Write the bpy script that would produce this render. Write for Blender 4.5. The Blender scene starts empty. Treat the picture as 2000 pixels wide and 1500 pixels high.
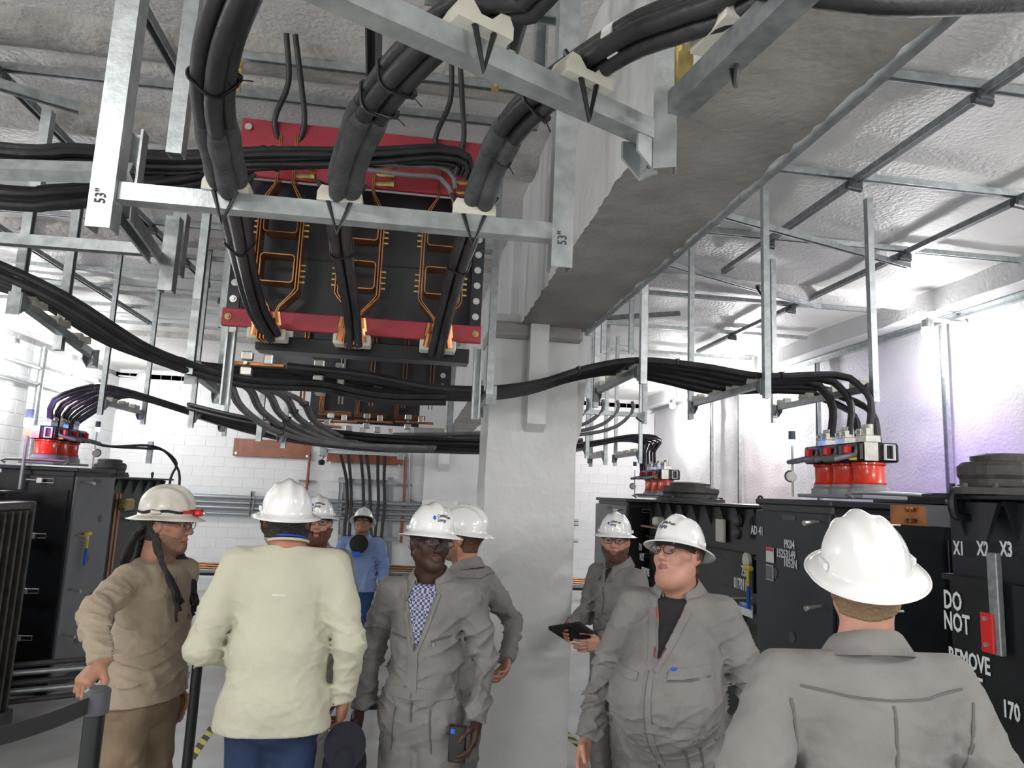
import bpy, bmesh, math, random
import numpy as np
from mathutils import Vector, Matrix
C = bpy.context.scene
COL = C.collection
rnd = random.Random(7)
# ---------------------------------------------------------------- camera
F = 1390.0; H0 = 1.95
PIT, YAW, ROL = math.radians(8.61), math.radians(7.74), .043
_r0 = Vector((math.cos(YAW), -math.sin(YAW), 0))
_f = Vector((math.sin(YAW)*math.cos(PIT), math.cos(YAW)*math.cos(PIT), math.sin(PIT)))
_u0 = _r0.cross(_f)
_u = _u0*math.cos(ROL) - _r0*math.sin(ROL)
_r = _r0*math.cos(ROL) + _u0*math.sin(ROL)
cam = bpy.data.cameras.new('camera'); co = bpy.data.objects.new('camera', cam); COL.objects.link(co)
co.matrix_world = Matrix(((_r.x, _u.x, -_f.x, 0), (_r.y, _u.y, -_f.y, 0), (_r.z, _u.z, -_f.z, H0), (0, 0, 0, 1)))
cam.sensor_width = 36; cam.lens = 36*F/2000; cam.clip_start = .05
C.camera = co
def P(px, py, X=None, Y=None, Z=None):
    """point of the room seen at a pixel of the survey photograph, on a given plane"""
    d = _f*F + _r*(px-1000) + _u*(750-py)
    t = X/d.x if X is not None else (Y/d.y if Y is not None else (Z-H0)/d.z)
    return Vector((0, 0, H0)) + d*t
# ---------------------------------------------------------------- world, exposure, lights
w = bpy.data.worlds.new('world'); C.world = w; w.use_nodes = True
w.node_tree.nodes['Background'].inputs[0].default_value = (.8, .85, .9, 1)
w.node_tree.nodes['Background'].inputs[1].default_value = .05
vs = C.view_settings; vs.view_transform = 'Standard'; vs.look = 'None'; vs.gamma = 1; vs.exposure = .3
try: vs.use_curve_mapping = False
except Exception: pass
def lamp(name, kind, loc, energy, color=(1, 1, 1), size=.1, to=None, sy=None):
    l = bpy.data.lights.new(name, kind); l.energy = energy; l.color = color
    if kind == 'AREA':
        l.size = size
        if sy: l.shape = 'RECTANGLE'; l.size_y = sy
    else: l.shadow_soft_size = size
    o = bpy.data.objects.new(name, l); COL.objects.link(o); o.location = loc
    if to is not None:
        o.rotation_euler = (Vector(to)-Vector(loc)).to_track_quat('-Z', 'Y').to_euler()
    return o
# room behind the photographer: unseen area lights added under the ceiling as general fill
lamp('fill_area', 'AREA', (-2.6, -1.2, 3.95), 100, (1, .98, .96), 1.6, (-2.6, -1.2, 0), .4)
lamp('fill_area', 'AREA', (2.9, -1.0, 3.95), 85, (1, .98, .97), 1.6, (2.9, -1.0, 0), .4)
lamp('rear_fill', 'POINT', (-3.6, -1.2, 2.6), 150, (1, .97, .93), .16)  # unseen light behind left, read from the column shadows, raised as fill
lamp('rear_fill', 'POINT', (3.2, -2.0, 2.6), 100, (1, .97, .93), .16)  # unseen point light added as fill from behind right
WALL_L = [(4.88, 6.13, 3.68, 36), (4.88, 9.78, 3.72, 85), (4.88, 12.98, 3.74, 75), (-5.5, 10.49, 3.66, 95), (-5.5, 13.2, 3.5, 75), (-5.4, 6.3, 3.5, 110), (4.88, 2.6, 3.6, 95), (-5.4, 1.8, 3.5, 70)]  # last three are out of view, put in as fill
for x, y, z, e in WALL_L:
    lamp('jar_and_fill_bulb', 'POINT', (x, y, z-.14), e, (1, .985, .98), .07)
# ---------------------------------------------------------------- materials
def mat(name, col, rough=.6, metal=0., var=0., vs_=6., bump=0., bs=40., col2=None, emit=None, alpha=None, spec=None, coat=0, voro=False, lo=.35, hi=.65, bdist=.02):
    m = bpy.data.materials.new(name); m.use_nodes = True
    nt = m.node_tree; b = nt.nodes['Principled BSDF']
    b.inputs['Base Color'].default_value = (*col, 1); b.inputs['Roughness'].default_value = rough; b.inputs['Metallic'].default_value = metal
    if spec is not None: b.inputs['Specular IOR Level'].default_value = spec
    if coat: b.inputs['Coat Weight'].default_value = coat; b.inputs['Coat Roughness'].default_value = .08
    tc = nt.nodes.new('ShaderNodeTexCoord')
    if var or col2:
        if voro:
            n = nt.nodes.new('ShaderNodeTexVoronoi'); src = n.outputs['Color']
        else:
            n = nt.nodes.new('ShaderNodeTexNoise'); n.inputs['Detail'].default_value = 6; src = n.outputs[0]
        n.inputs['Scale'].default_value = vs_
        nt.links.new(tc.outputs['Object'], n.inputs['Vector'])
        rp = nt.nodes.new('ShaderNodeValToRGB'); e = rp.color_ramp.elements
        c2 = col2 or tuple(max(0, c*(1-var)) for c in col)
        e[0].position = lo; e[0].color = (*c2, 1); e[1].position = hi; e[1].color = (*col, 1)
        nt.links.new(src, rp.inputs[0]); nt.links.new(rp.outputs[0], b.inputs['Base Color'])
    if bump:
        n = nt.nodes.new('ShaderNodeTexNoise'); n.inputs['Scale'].default_value = bs; n.inputs['Detail'].default_value = 5
        nt.links.new(tc.outputs['Object'], n.inputs['Vector'])
        bp = nt.nodes.new('ShaderNodeBump'); bp.inputs['Strength'].default_value = bump; bp.inputs['Distance'].default_value = bdist
        nt.links.new(n.outputs[0], bp.inputs['Height']); nt.links.new(bp.outputs[0], b.inputs['Normal'])
    if emit:
        b.inputs['Emission Color'].default_value = (*emit[0], 1); b.inputs['Emission Strength'].default_value = emit[1]
    if alpha is not None: b.inputs['Alpha'].default_value = alpha
    return m
M = {}
M['wall'] = mat('white_wall_paint', (.78, .78, .79), .5, var=.06, vs_=3, bump=.25, bs=25)
M['rough_wall'] = mat('rough_white_plaster', (.74, .74, .76), .55, var=.08, vs_=2.5, bump=.4, bs=30, bdist=.02)
M['block'] = mat('painted_block', (.78, .79, .8), .42, var=.05, vs_=4, bump=.12, bs=60)
M['ceiling'] = mat('rough_ceiling_paint', (.74, .735, .715), .42, var=.14, vs_=1.7, bump=.45, bs=34, bdist=.025)
M['concrete'] = mat('smooth_concrete', (.47, .45, .42), .6, var=.3, vs_=3, bump=.3, bs=30)
M['rawconc'] = mat('raw_board_concrete', (.56, .54, .51), .8, var=.3, vs_=5, bump=.5, bs=26, bdist=.03)
M['column'] = mat('column_paint', (.66, .67, .67), .35, var=.12, vs_=2.2, bump=.35, bs=12)
M['floor'] = mat('grey_floor_paint', (.5, .52, .52), .22, col2=(.4, .4, .38), vs_=1.6, bump=.06, bs=30)
M['galv'] = mat('galvanised_steel', (.5, .54, .55), .4, .7, var=.28, vs_=22, bump=.05, bs=80)
M['galvd'] = mat('weathered_galvanised', (.36, .39, .4), .5, .7, var=.35, vs_=25)
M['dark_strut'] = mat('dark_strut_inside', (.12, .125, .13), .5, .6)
M['zinc'] = mat('yellow_zinc', (.55, .42, .16), .35, .9, var=.3, vs_=30)
M['bolt'] = mat('bolt_steel', (.62, .62, .6), .35, .9)
M['cable'] = mat('black_cable_jacket', (.028, .028, .031), .42, var=.5, vs_=9, bump=.15, bs=50, spec=.4)
M['cable2'] = mat('dusty_cable_jacket', (.075, .072, .075), .55, var=.4, vs_=12, bump=.2, bs=40)
M['sleeve'] = mat('dusty_sleeve', (.06, .062, .068), .7, col2=(.035, .036, .04), vs_=20, bump=.5, bs=35)
M['gcable'] = mat('grey_cable_jacket', (.24, .235, .24), .5, var=.3, vs_=12)
M['tie'] = mat('black_tie', (.01, .01, .012), .35)
M['saddle'] = mat('cream_saddle', (.66, .64, .55), .5, var=.12, vs_=12)
M['white_band'] = mat('white_tape', (.75, .75, .73), .5)
M['red'] = mat('red_fibreglass', (.38, .035, .055), .45, var=.2, vs_=5, bump=.1, bs=60)
M['panel'] = mat('black_phenolic', (.018, .02, .028), .4, col2=(.035, .04, .05), vs_=4)
M['copper'] = mat('copper_bar', (.55, .24, .1), .33, .85, var=.35, vs_=9)
M['brown'] = mat('brown_board', (.3, .09, .04), .35, var=.3, vs_=6)
M['black'] = mat('black_enamel', (.008, .009, .010), .3, col2=(.013, .015, .017), vs_=5, bump=.05, bs=20)
M['navy'] = mat('dark_blue_enamel', (.011, .013, .020), .38, col2=(.017, .02, .028), vs_=3)
M['fin'] = mat('dusty_fin_paint', (.035, .035, .033), .5, col2=(.07, .065, .06), vs_=14)
M['green'] = mat('dark_green_enamel', (.03, .045, .035), .4, var=.3, vs_=6)
M['grey_p'] = mat('grey_enamel', (.16, .165, .18), .35, var=.2, vs_=4)
M['dkgrey'] = mat('dark_grey_plastic', (.07, .075, .085), .45)
M['orange'] = mat('red_orange_epoxy', (.8, .045, .02), .2, coat=.6)
M['epoxy'] = mat('grey_epoxy', (.3, .31, .33), .35)
M['tinned'] = mat('tinned_connector', (.68, .66, .6), .35, .7, var=.2, vs_=20)
M['white'] = mat('white_enamel', (.8, .8, .8), .3)
M['letter'] = mat('white_stencil_paint', (.75, .78, .8), .5)
M['yellow'] = mat('yellow_plastic', (.75, .58, .03), .4)
M['blue'] = mat('blue_plastic', (.02, .12, .6), .4)
M['redp'] = mat('red_plastic', (.6, .02, .02), .35)
M['led_b'] = mat('blue_led', (.05, .2, 1), .3, emit=((.1, .3, 1), 14))
M['led_r'] = mat('red_led', (1, .05, .05), .3, emit=((1, .06, .04), 10))
M['bulb'] = mat('lamp_glass', (1, 1, 1), .3, emit=((1, .98, .97), 20))
M['tape_y'] = mat('yellow_floor_tape', (.72, .66, .12), .5)
M['tape_k'] = mat('black_floor_tape', (.05, .05, .05), .5)
M['belt'] = mat('black_belt_webbing', (.02, .02, .022), .7)
M['duct'] = mat('grey_conduit', (.3, .33, .36), .35, .5)
# ---------------------------------------------------------------- helpers
def link(me, name, m, parent=None, smooth=False):
    me.materials.clear()
    for mm in (m if isinstance(m, (list, tuple)) else [m]): me.materials.append(M[mm] if isinstance(mm, str) else mm)
    if smooth: me.shade_smooth()
    o = bpy.data.objects.new(name, me); COL.objects.link(o)
    if parent is not None: o.parent = parent
    return o
def tag(o, label=None, cat=None, group=None, kind=None):
    if label: o['label'] = label
    if cat: o['category'] = cat
    if group: o['group'] = group
    if kind: o['kind'] = kind
    return o
def thing(name, label, cat, loc=(0, 0, 0), rz=0, group=None):
    o = bpy.data.objects.new(name, None); COL.objects.link(o); o.location = loc; o.rotation_euler = (0, 0, rz)
    o.empty_display_size = .1
    return tag(o, label, cat, group)
def kids(o): return [c for c in list(COL.objects) if c.parent is o]
def dup(o, parent=None, **kw):
    c = o.copy(); COL.objects.link(c); c.parent = parent
    for k, v in kw.items(): setattr(c, k, v)
    for ch in o.children: dup(ch, c)
    return c
class MB:
    """collects simple shapes; build() links them as one mesh object"""
    def __init__(s): s.v = []; s.f = []
    def add(s, vs, fs):
        n = len(s.v); s.v += [tuple(v) for v in vs]; s.f += [tuple(i+n for i in f) for f in fs]; return s
    def box(s, c, d, R=None, taper=1.):
        c = Vector(c); vs = []
        for z in (-1, 1):
            for x, y in ((-1, -1), (1, -1), (1, 1), (-1, 1)):
                k = taper if z > 0 else 1
                p = Vector((x*d[0]/2*k, y*d[1]/2*k, z*d[2]/2))
                if R is not None: p = R @ p
                vs.append(c+p)
        return s.add(vs, [(3, 2, 1, 0), (4, 5, 6, 7), (0, 1, 5, 4), (1, 2, 6, 5), (2, 3, 7, 6), (3, 0, 4, 7)])
    def bbox(s, c, d, b=.01, R=None):
        """box with chamfered vertical and horizontal edges"""
        c = Vector(c); x, y, z = d[0]/2, d[1]/2, d[2]/2; vs = []
        def ring(zz, i): return [(-x+b*i, -y), (x-b*i, -y), (x, -y+b*i), (x, y-b*i), (x-b*i, y), (-x+b*i, y), (-x, y-b*i), (-x, -y+b*i)], zz
        layers = [(-z, b), (-z+b, 0), (z-b, 0), (z, b)]
        for zz, ins in layers:
            for px, py in ((-x+b, -y+ins), (x-b, -y+ins), (x-ins, -y+b), (x-ins, y-b), (x-b, y-ins), (-x+b, y-ins), (-x+ins, y-b), (-x+ins, -y+b)):
                p = Vector((px, py, zz))
                if R is not None: p = R @ p
                vs.append(c+p)
        fs = [tuple(range(7, -1, -1)), tuple(range(24, 32))]
        for l in range(3):
            for i in range(8):
                j = (i+1) % 8; fs.append((l*8+i, l*8+j, l*8+8+j, l*8+8+i))
        return s.add(vs, fs)
    def cyl(s, a, b, r, r2=None, n=12, cap=True):
        a = Vector(a); b = Vector(b); r2 = r if r2 is None else r2
        d = (b-a).normalized(); e = d.orthogonal().normalized(); g = d.cross(e)
        vs = [p+(e*math.cos(2*math.pi*i/n)+g*math.sin(2*math.pi*i/n))*rr for p, rr in ((a, r), (b, r2)) for i in range(n)]
        fs = [(i, (i+1) % n, n+(i+1) % n, n+i) for i in range(n)]
        if cap: fs += [tuple(range(n-1, -1, -1)), tuple(range(n, 2*n))]
        return s.add(vs, fs)
    def tube(s, pts, r, n=8, closed=False, flat=1., cap=True):
        pts = [Vector(p) for p in pts]; m = len(pts)
        T = []
        for i in range(m):
            a = pts[(i-1) % m] if (closed or i > 0) else pts[i]; b = pts[(i+1) % m] if (closed or i < m-1) else pts[i]
            T.append((b-a).normalized())
        e = T[0].orthogonal().normalized(); vs = []; 
        for i in range(m):
            e = (e - T[i]*e.dot(T[i])).normalized(); g = T[i].cross(e)
            rr = r[i] if isinstance(r, (list, tuple)) else r
            vs += [pts[i]+(e*math.cos(2*math.pi*k/n)+g*math.sin(2*math.pi*k/n)*flat)*rr for k in range(n)]
        fs = []
        for i in range(m if closed else m-1):
            j = (i+1) % m
            fs += [(i*n+k, i*n+(k+1) % n, j*n+(k+1) % n, j*n+k) for k in range(n)]
        if not closed and cap: fs += [tuple(range(n-1, -1, -1)), tuple((m-1)*n+k for k in range(n))]
        return s.add(vs, fs)
    def lathe(s, prof, c=(0, 0, 0), n=24, R=None, sx=1., sy=1.):
        c = Vector(c); vs = []; m = len(prof)
        for r, z in prof:
            for k in range(n):
                a = 2*math.pi*k/n; p = Vector((r*math.cos(a)*sx, r*math.sin(a)*sy, z))
                if R is not None: p = R @ p
                vs.append(c+p)
        fs = [(i*n+k, i*n+(k+1) % n, (i+1)*n+(k+1) % n, (i+1)*n+k) for i in range(m-1) for k in range(n)]
        fs += [tuple(range(n-1, -1, -1)), tuple((m-1)*n+k for k in range(n))]
        return s.add(vs, fs)
    def prism(s, poly, a, b):
        """poly: 3D points; extruded by vector b-a"""
        d = Vector(b)-Vector(a); n = len(poly); vs = [Vector(p) for p in poly]+[Vector(p)+d for p in poly]
        fs = [tuple(range(n-1, -1, -1)), tuple(range(n, 2*n))]+[(i, (i+1) % n, n+(i+1) % n, n+i) for i in range(n)]
        return s.add(vs, fs)
    def build(s, name, m, parent=None, smooth=False, mi=None):
        me = bpy.data.meshes.new(name); me.from_pydata(s.v, [], s.f)
        if mi: me.polygons.foreach_set('material_index', mi)
        bm = bmesh.new(); bm.from_mesh(me); bmesh.ops.recalc_face_normals(bm, faces=bm.faces); bm.to_mesh(me); bm.free()
        o = link(me, name, m, parent)
        if smooth:
            me.shade_smooth()
            try: me.set_sharp_from_angle(angle=math.radians(40))
            except Exception: pass
        return o
def Rz(a): return Matrix.Rotation(a, 3, 'Z')
def basis(d, up):
    """3x3 whose z is d and whose y is as near up as can be"""
    d = Vector(d).normalized(); x = Vector(up).cross(d).normalized(); y = d.cross(x)
    return Matrix((x, y, d)).transposed()
def spline(pts, step=.06):
    pts = [Vector(p) for p in pts]; n = len(pts); out = []
    for i in range(n-1):
        a = pts[i-1] if i else pts[i]*2-pts[i+1]; b, c = pts[i], pts[i+1]; d = pts[i+2] if i+2 < n else c*2-b
        k = max(2, int((c-b).length/step))
        for j in range(k):
            t = j/k
            out.append(.5*((2*b)+(c-a)*t+(2*a-5*b+4*c-d)*t*t+(3*b-a-3*c+d)*t**3))
    out.append(pts[-1]); return out
def frames(pts, e0):
    m = len(pts); out = []; e = Vector(e0)
    for i in range(m):
        T = (pts[min(i+1, m-1)]-pts[max(i-1, 0)]).normalized()
        e = (e-T*e.dot(T)).normalized(); out.append((T, e, T.cross(e)))
    return out
def strut(p0, p1, openv, name='strut', m='galv', parent=None, wd=.041, dp=.041, t=.003, lip=.008):
    """lipped channel from p0 to p1, its slot facing openv"""
    p0, p1 = Vector(p0), Vector(p1); R = basis(p1-p0, openv); w2, d2 = wd/2, dp/2
    pr = [(-w2+lip, d2), (-w2, d2), (-w2, -d2), (w2, -d2), (w2, d2), (w2-lip, d2), (w2-lip, d2-t), (w2-t, d2-t), (w2-t, -d2+t), (-w2+t, -d2+t), (-w2+t, d2-t), (-w2+lip, d2-t)]
    L = (p1-p0).length; vs = [p0+R @ Vector((x, y, z)) for z in (0, L) for x, y in pr]; n = len(pr)
    fs = [(i, (i+1) % n, n+(i+1) % n, n+i) for i in range(n)]
    for o in (0, n):
        for q in ((0, 1, 10, 11), (1, 2, 9, 10), (2, 3, 8, 9), (3, 4, 7, 8), (4, 5, 6, 7)): fs.append(tuple(o+i for i in q))
    return MB().add(vs, fs).build(name, m, parent)
def text(s, m4, size, m, parent=None, name='lettering', squash=1., ext=.001, map_=None, bold=0):
    cu = bpy.data.curves.new('t', 'FONT'); cu.body = s; cu.size = size; cu.align_x = 'CENTER'; cu.align_y = 'CENTER'; cu.resolution_u = 2
    cu.extrude = ext; cu.offset = bold
    o = bpy.data.objects.new('t', cu); COL.objects.link(o)
    dg = bpy.context.evaluated_depsgraph_get(); dg.update()
    me = bpy.data.meshes.new_from_object(o.evaluated_get(dg)); bpy.data.objects.remove(o); bpy.data.curves.remove(cu)
    for v in me.vertices:
        v.co.x *= squash
        if map_: v.co = map_(v.co)
    if m4 is not None: me.transform(m4)
    me.name = name
    return link(me, name, m, parent)
def bar(a, b, w, t, up=(0, 0, 1)):
    """helper: returns centre, dims, R for a flat bar"""
    a, b = Vector(a), Vector(b); return (a+b)/2, (w, t, (b-a).length), basis(b-a, up)
# ================================================================ the room
XL, XR, YB, YF, ZC = -5.95, 5.3, 15.2, -4.0, 4.1
def struct(name, mb, m, parent=None): 
    o = mb.build(name, m, parent)
    if parent is None: o['kind'] = 'structure'
    return o
struct('floor', MB().box(((XL+XR)/2, (YB+YF)/2, -.05), (XR-XL+.6, YB-YF+.6, .1)), 'floor')
# ceiling slab with rough relief as geometry
def relief(name, o, ex, ey, nx, ny, nrm, amp, m, seed, fn=None):
    rg = np.random.RandomState(seed); o = np.array(o, float); ex = np.array(ex, float); ey = np.array(ey, float); nrm = np.array(nrm, float)
    lat = rg.rand(40, 40)
    def ns(u, v):
        iu, iv = np.floor(u).astype(int), np.floor(v).astype(int); fu, fv = u-iu, v-iv; fu = fu*fu*(3-2*fu); fv = fv*fv*(3-2*fv)
        g = lambda a, b: lat[a % 40, b % 40]
        return (g(iu, iv)*(1-fu)+g(iu+1, iv)*fu)*(1-fv)+(g(iu, iv+1)*(1-fu)+g(iu+1, iv+1)*fu)*fv-.5
    a, b = np.meshgrid(np.linspace(0, 1, nx+1), np.linspace(0, 1, ny+1), indexing='ij')
    la, lb = np.linalg.norm(ex), np.linalg.norm(ey)
    h = amp*(ns(a*la*1.7, b*lb*1.7)+.5*ns(a*la*5, b*lb*5)+.3*ns(a*la*13, b*lb*13))
    if fn is not None: h = h+fn(a*la, b*lb)
    p = o+a[..., None]*ex+b[..., None]*ey+h[..., None]*nrm
    vs = p.reshape(-1, 3).tolist(); W = ny+1
    fs = [(i*W+j, (i+1)*W+j, (i+1)*W+j+1, i*W+j+1) for i in range(nx) for j in range(ny)]
    me = bpy.data.meshes.new(name); me.from_pydata(vs, [], fs)
    bm = bmesh.new(); bm.from_mesh(me); bmesh.ops.recalc_face_normals(bm, faces=bm.faces)
    if bm.faces[0].normal.dot(Vector(nrm)) < 0: bmesh.ops.reverse_faces(bm, faces=bm.faces)
    bm.to_mesh(me); bm.free()
    o_ = link(me, name, m, None, True); return o_
def ribs(x, y):      # shallow sagging pour bands running across the room
    return .035*np.maximum(0, np.sin(y*math.pi/.95))**3*(1/(1+np.exp((x-6.6)*6)))+.012*np.sin(y*2.1+np.sin(x))
ce = relief('ceiling', (XL-.1, YF-.1, ZC), (XR-XL+.2, 0, 0), (0, YB-YF+.2, 0), 150, 260, (0, 0, -1), .022, 'ceiling', 3, ribs); ce['kind'] = 'structure'
struct('trim_1', MB().box(((XL+XR)/2, (YB+YF)/2, ZC+.16), (XR-XL+.6, YB-YF+.6, .1)), 'ceiling')
wr_ = relief('wall_right', (XR, YF, 0), (0, YB-YF, 0), (0, 0, ZC), 260, 60, (-1, 0, 0), .03, 'rough_wall', 5); wr_['kind'] = 'structure'
struct('wall_front', MB().box(((XL+XR)/2, YF-.1, ZC/2), (XR-XL+.6, .2, ZC)), 'wall')
def blockwall(name, o, ex, L, nrm, vis):
    """painted concrete block wall: recessed mortar plane, each block a part"""
    o, ex, nrm = Vector(o), Vector(ex), Vector(nrm)
    c = o+ex*(L/2)+Vector((0, 0, ZC/2))-nrm*.096
    R = basis((0, 0, 1), nrm)
    wall = MB().box(c, (L, .2, ZC+.1), R).build(name, 'wall'); wall['kind'] = 'structure'
    bw, bh = .4, .2; proto = MB().bbox((0, 0, 0), (bw-.006, .02, bh-.006), .003, basis((0, 0, 1), nrm)).build('block', 'block', wall)
    rest = MB(); n = 0; rows = int(ZC/bh)+1
    cells = [(i, k) for k in range(rows) for i in range(-1, int(L/bw)+1)]
    cells.sort(key=lambda c: vis(c[0]*bw, c[1]*bh))
    first = True
    for i, k in cells:
        s = i*bw+(bw/2 if k % 2 else 0)+bw/2; z = k*bh+bh/2
        if s-bw/2 < 0 or s+bw/2 > L or z+bh/2 > ZC+.02: 
            if s+bw/2 <= 0.01 or s-bw/2 >= L-.01 or z > ZC: continue
            a, b = max(0, s-bw/2), min(L, s+bw/2)
            rest.box(o+ex*((a+b)/2)+Vector((0, 0, min(z, ZC-.1))), (b-a-.006, .02, bh-.006), R); continue
        p = o+ex*s+Vector((0, 0, z))
        if n < 300:
            if first: proto.location = p; first = False
            else:
                q = proto.copy(); COL.objects.link(q); q.parent = wall; q.location = p
            n += 1
        else: rest.box(p, (bw-.006, .02, bh-.006), R)
    r = rest.build('block_course', 'block', wall); r['kind'] = 'stuff'
    return wall
blockwall('wall_back', (XL, YB, 0), (1, 0, 0), XR-XL, (0, -1, 0), lambda s, z: abs(z-1.9)+ (0 if s < 6.5 else .6) + (3 if z < .9 else 0))
blockwall('wall_left', (XL, YF, 0), (0, 1, 0), YB-YF, (1, 0, 0), lambda s, z: (0 if s > 11.5 else 10)+abs(z-2.6))
# beam over the column, with ragged lower edges
def slab(name, a, b, amp, m, seed, n=60, parent=None):
    """rectangular beam a..b (min, max corners) running along y, faces uneven"""
    a, b = Vector(a), Vector(b); rg = random.Random(seed); vs = []; k = int(n)
    ring = []
    for i in range(k+1):
        y = a.y+(b.y-a.y)*i/k; j = lambda s=1: rg.uniform(-amp, amp)*s
        pts = []
        for x0, z0, x1, z1, m_ in ((a.x, b.z, a.x, a.z, 5), (a.x, a.z, b.x, a.z, 6), (b.x, a.z, b.x, b.z, 5)):
            for q in range(m_):
                t = q/m_; ed = 1.6 if q == 0 else .5
                pts.append((x0+(x1-x0)*t+j(ed), y, z0+(z1-z0)*t+j(ed)))
        pts.append((b.x, y, b.z)); ring.append(pts)
    W = len(ring[0]); vs = [p for r_ in ring for p in r_]
    fs = [(i*W+q, i*W+q+1, (i+1)*W+q+1, (i+1)*W+q) for i in range(k) for q in range(W-1)]
    fs += [tuple(range(W-1, -1, -1)), tuple(k*W+q for q in range(W)), ]
    fs += [(i*W+W-1, i*W, (i+1)*W, (i+1)*W+W-1) for i in range(k)]
    o = MB().add(vs, fs).build(name, [m, 'column'] if m == 'beam' else m, parent, True)
    if m == 'beam':
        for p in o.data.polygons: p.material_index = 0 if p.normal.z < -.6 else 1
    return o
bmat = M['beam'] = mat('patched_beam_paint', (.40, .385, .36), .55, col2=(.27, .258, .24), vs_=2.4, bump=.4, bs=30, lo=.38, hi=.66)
slab('trim_2', (.7, YF, 3.12), (1.19, 4.95, ZC+.05), .0045, 'beam', 4, 220)['kind'] = 'structure'
slab('trim_3', (.7, 5.4, 3.12), (1.19, YB, ZC+.05), .005, 'beam', 5, 160)['kind'] = 'structure'
slab('trim_4', (XR-.34, YF, 3.88), (XR+.05, YB, ZC+.05), .006, 'rough_wall', 8, 90)['kind'] = 'structure'
# haunch beam across the right bay and left bay
for k, (x0, x1, y) in enumerate(((1.19, XR, 6.55), (1.19, XR, 10.6), (XL, .7, 6.6), (XL, .7, 8.6), (XL, .7, 11.2), (XL, .7, 4.45), (XL, .7, 3.5))):
    m_ = MB(); n = 30
    for i in range(n+1): pass
    rg = random.Random(k); vs = []; pr = [(-.2, .04), (-.14, -.06), (-.05, -.1), (.06, -.1), (.15, -.05), (.2, .04)]
    dz = .55 if k > 1 else 1.
    for i in range(n+1):
        x = x0+(x1-x0)*i/n
        vs += [(x, y+py+rg.uniform(-.008, .008), ZC+pz*dz+rg.uniform(-.007, .007)) for py, pz in pr]
    fs = [(i*6+q, i*6+q+1, i*6+7+q, i*6+6+q) for i in range(n) for q in range(5)]+[(i*6+5, i*6, i*6+6, i*6+11) for i in range(n)]+[(5, 4, 3, 2, 1, 0), tuple(n*6+q for q in range(6))]
    o = m_.add(vs, fs).build('trim_%d' % (5+k), 'ceiling' if k < 2 else 'rawconc', None, True); o['kind'] = 'structure'
# column with capital corbels
col = thing('concrete_column', 'wide white painted concrete column under the beam in the middle of the room', 'column', (.83, 5.18, 0))
m_ = MB(); rg = random.Random(2); ring = []; vs = []; n = 26
for i in range(n+1):
    z = 3.2*i/n
    for a, b, c_, d in ((-.32, -.28, .31, -.28), (.31, -.28, .31, .28), (.31, .28, -.32, .28), (-.32, .28, -.32, -.28)):
        for q in range(5):
            t = q/5; vs.append((a+(c_-a)*t+rg.uniform(-.003, .003), b+(d-b)*t+rg.uniform(-.003, .003), z))
fs = [(i*20+q, i*20+(q+1) % 20, (i+1)*20+(q+1) % 20, (i+1)*20+q) for i in range(n) for q in range(20)]+[tuple(range(19, -1, -1)), tuple(n*20+q for q in range(20))]
m_.add(vs, fs).build('shaft', 'column', col, True)
for x0, x1, z0, y0 in ((-.06, .07, 2.36, -.37),):
    MB().prism([(x0, -.27, z0), (x0, y0, z0+.06), (x0-.0, y0-.02, 3.2), (x0, -.27, 3.2)], (0, 0, 0), (x1-x0, 0, 0)).build('corbel', 'column', col)
MB().bbox((-.0, -.02, 3.08), (.66, .62, .12), .02).build('capital', 'beam', col)
MB().prism([(.30, -.2, 2.2), (.36, -.2, 2.4), (.42, -.2, 3.1), (.30, -.2, 3.1)], (0, 0, 0), (0, .3, 0)).build('corbel', 'column', col)
# pilaster at the back wall with its own corbel
pil = thing('wall_pilaster', 'shallow white pilaster with a wedge corbel against the back wall', 'column', (.75, YB-.2, 0))
MB().bbox((.1, 0, 1.55), (1.15, .3, 3.1), .015).build('shaft', 'column', pil)
MB().prism([(-.2, -.15, 2.3), (-.2, -.3, 2.45), (-.2, -.3, 3.1), (-.2, -.15, 3.1)], (0, 0, 0), (.22, 0, 0)).build('corbel', 'column', pil)
MB().bbox((0, -.05, 3.08), (1.5, .45, .2), .02).build('capital', 'beam', pil)
# hazard tape on the floor: one thing per run, stripes as parts
def tape(a, b, label, wid=.06):
    a, b = Vector(a), Vector(b); d = (b-a); L = d.length; d.normalize(); s = Vector((-d.y, d.x, 0))*wid/2; t = thing('floor_tape', label, 'tape', a)
    n = int(L/.09); pr = None
    for i in range(n):
        p = d*(i*.09); q = d*((i+1)*.09); sk = d*.04
        m = MB().add([p-s-sk, p+s+sk, q+s+sk, q-s-sk]+[v+Vector((0, 0, .0015)) for v in (p-s-sk, p+s+sk, q+s+sk, q-s-sk)], [(3, 2, 1, 0), (4, 5, 6, 7), (0, 1, 5, 4), (1, 2, 6, 5), (2, 3, 7, 6), (3, 0, 4, 7)])
        m.build('stripe', 'tape_y' if i % 2 else 'tape_k', t)
    t.location.z = .001
tape(P(375, 1480, Z=0), P(437, 1365, Z=0)+Vector((0, 1.5, 0)), 'yellow and black striped floor tape between the tan and cream shirted men')
tape(P(1098, 1425, Z=0), P(1150, 1500, Z=0)+Vector((.15, -.4, 0)), 'yellow and black striped floor tape right of the column')
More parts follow.
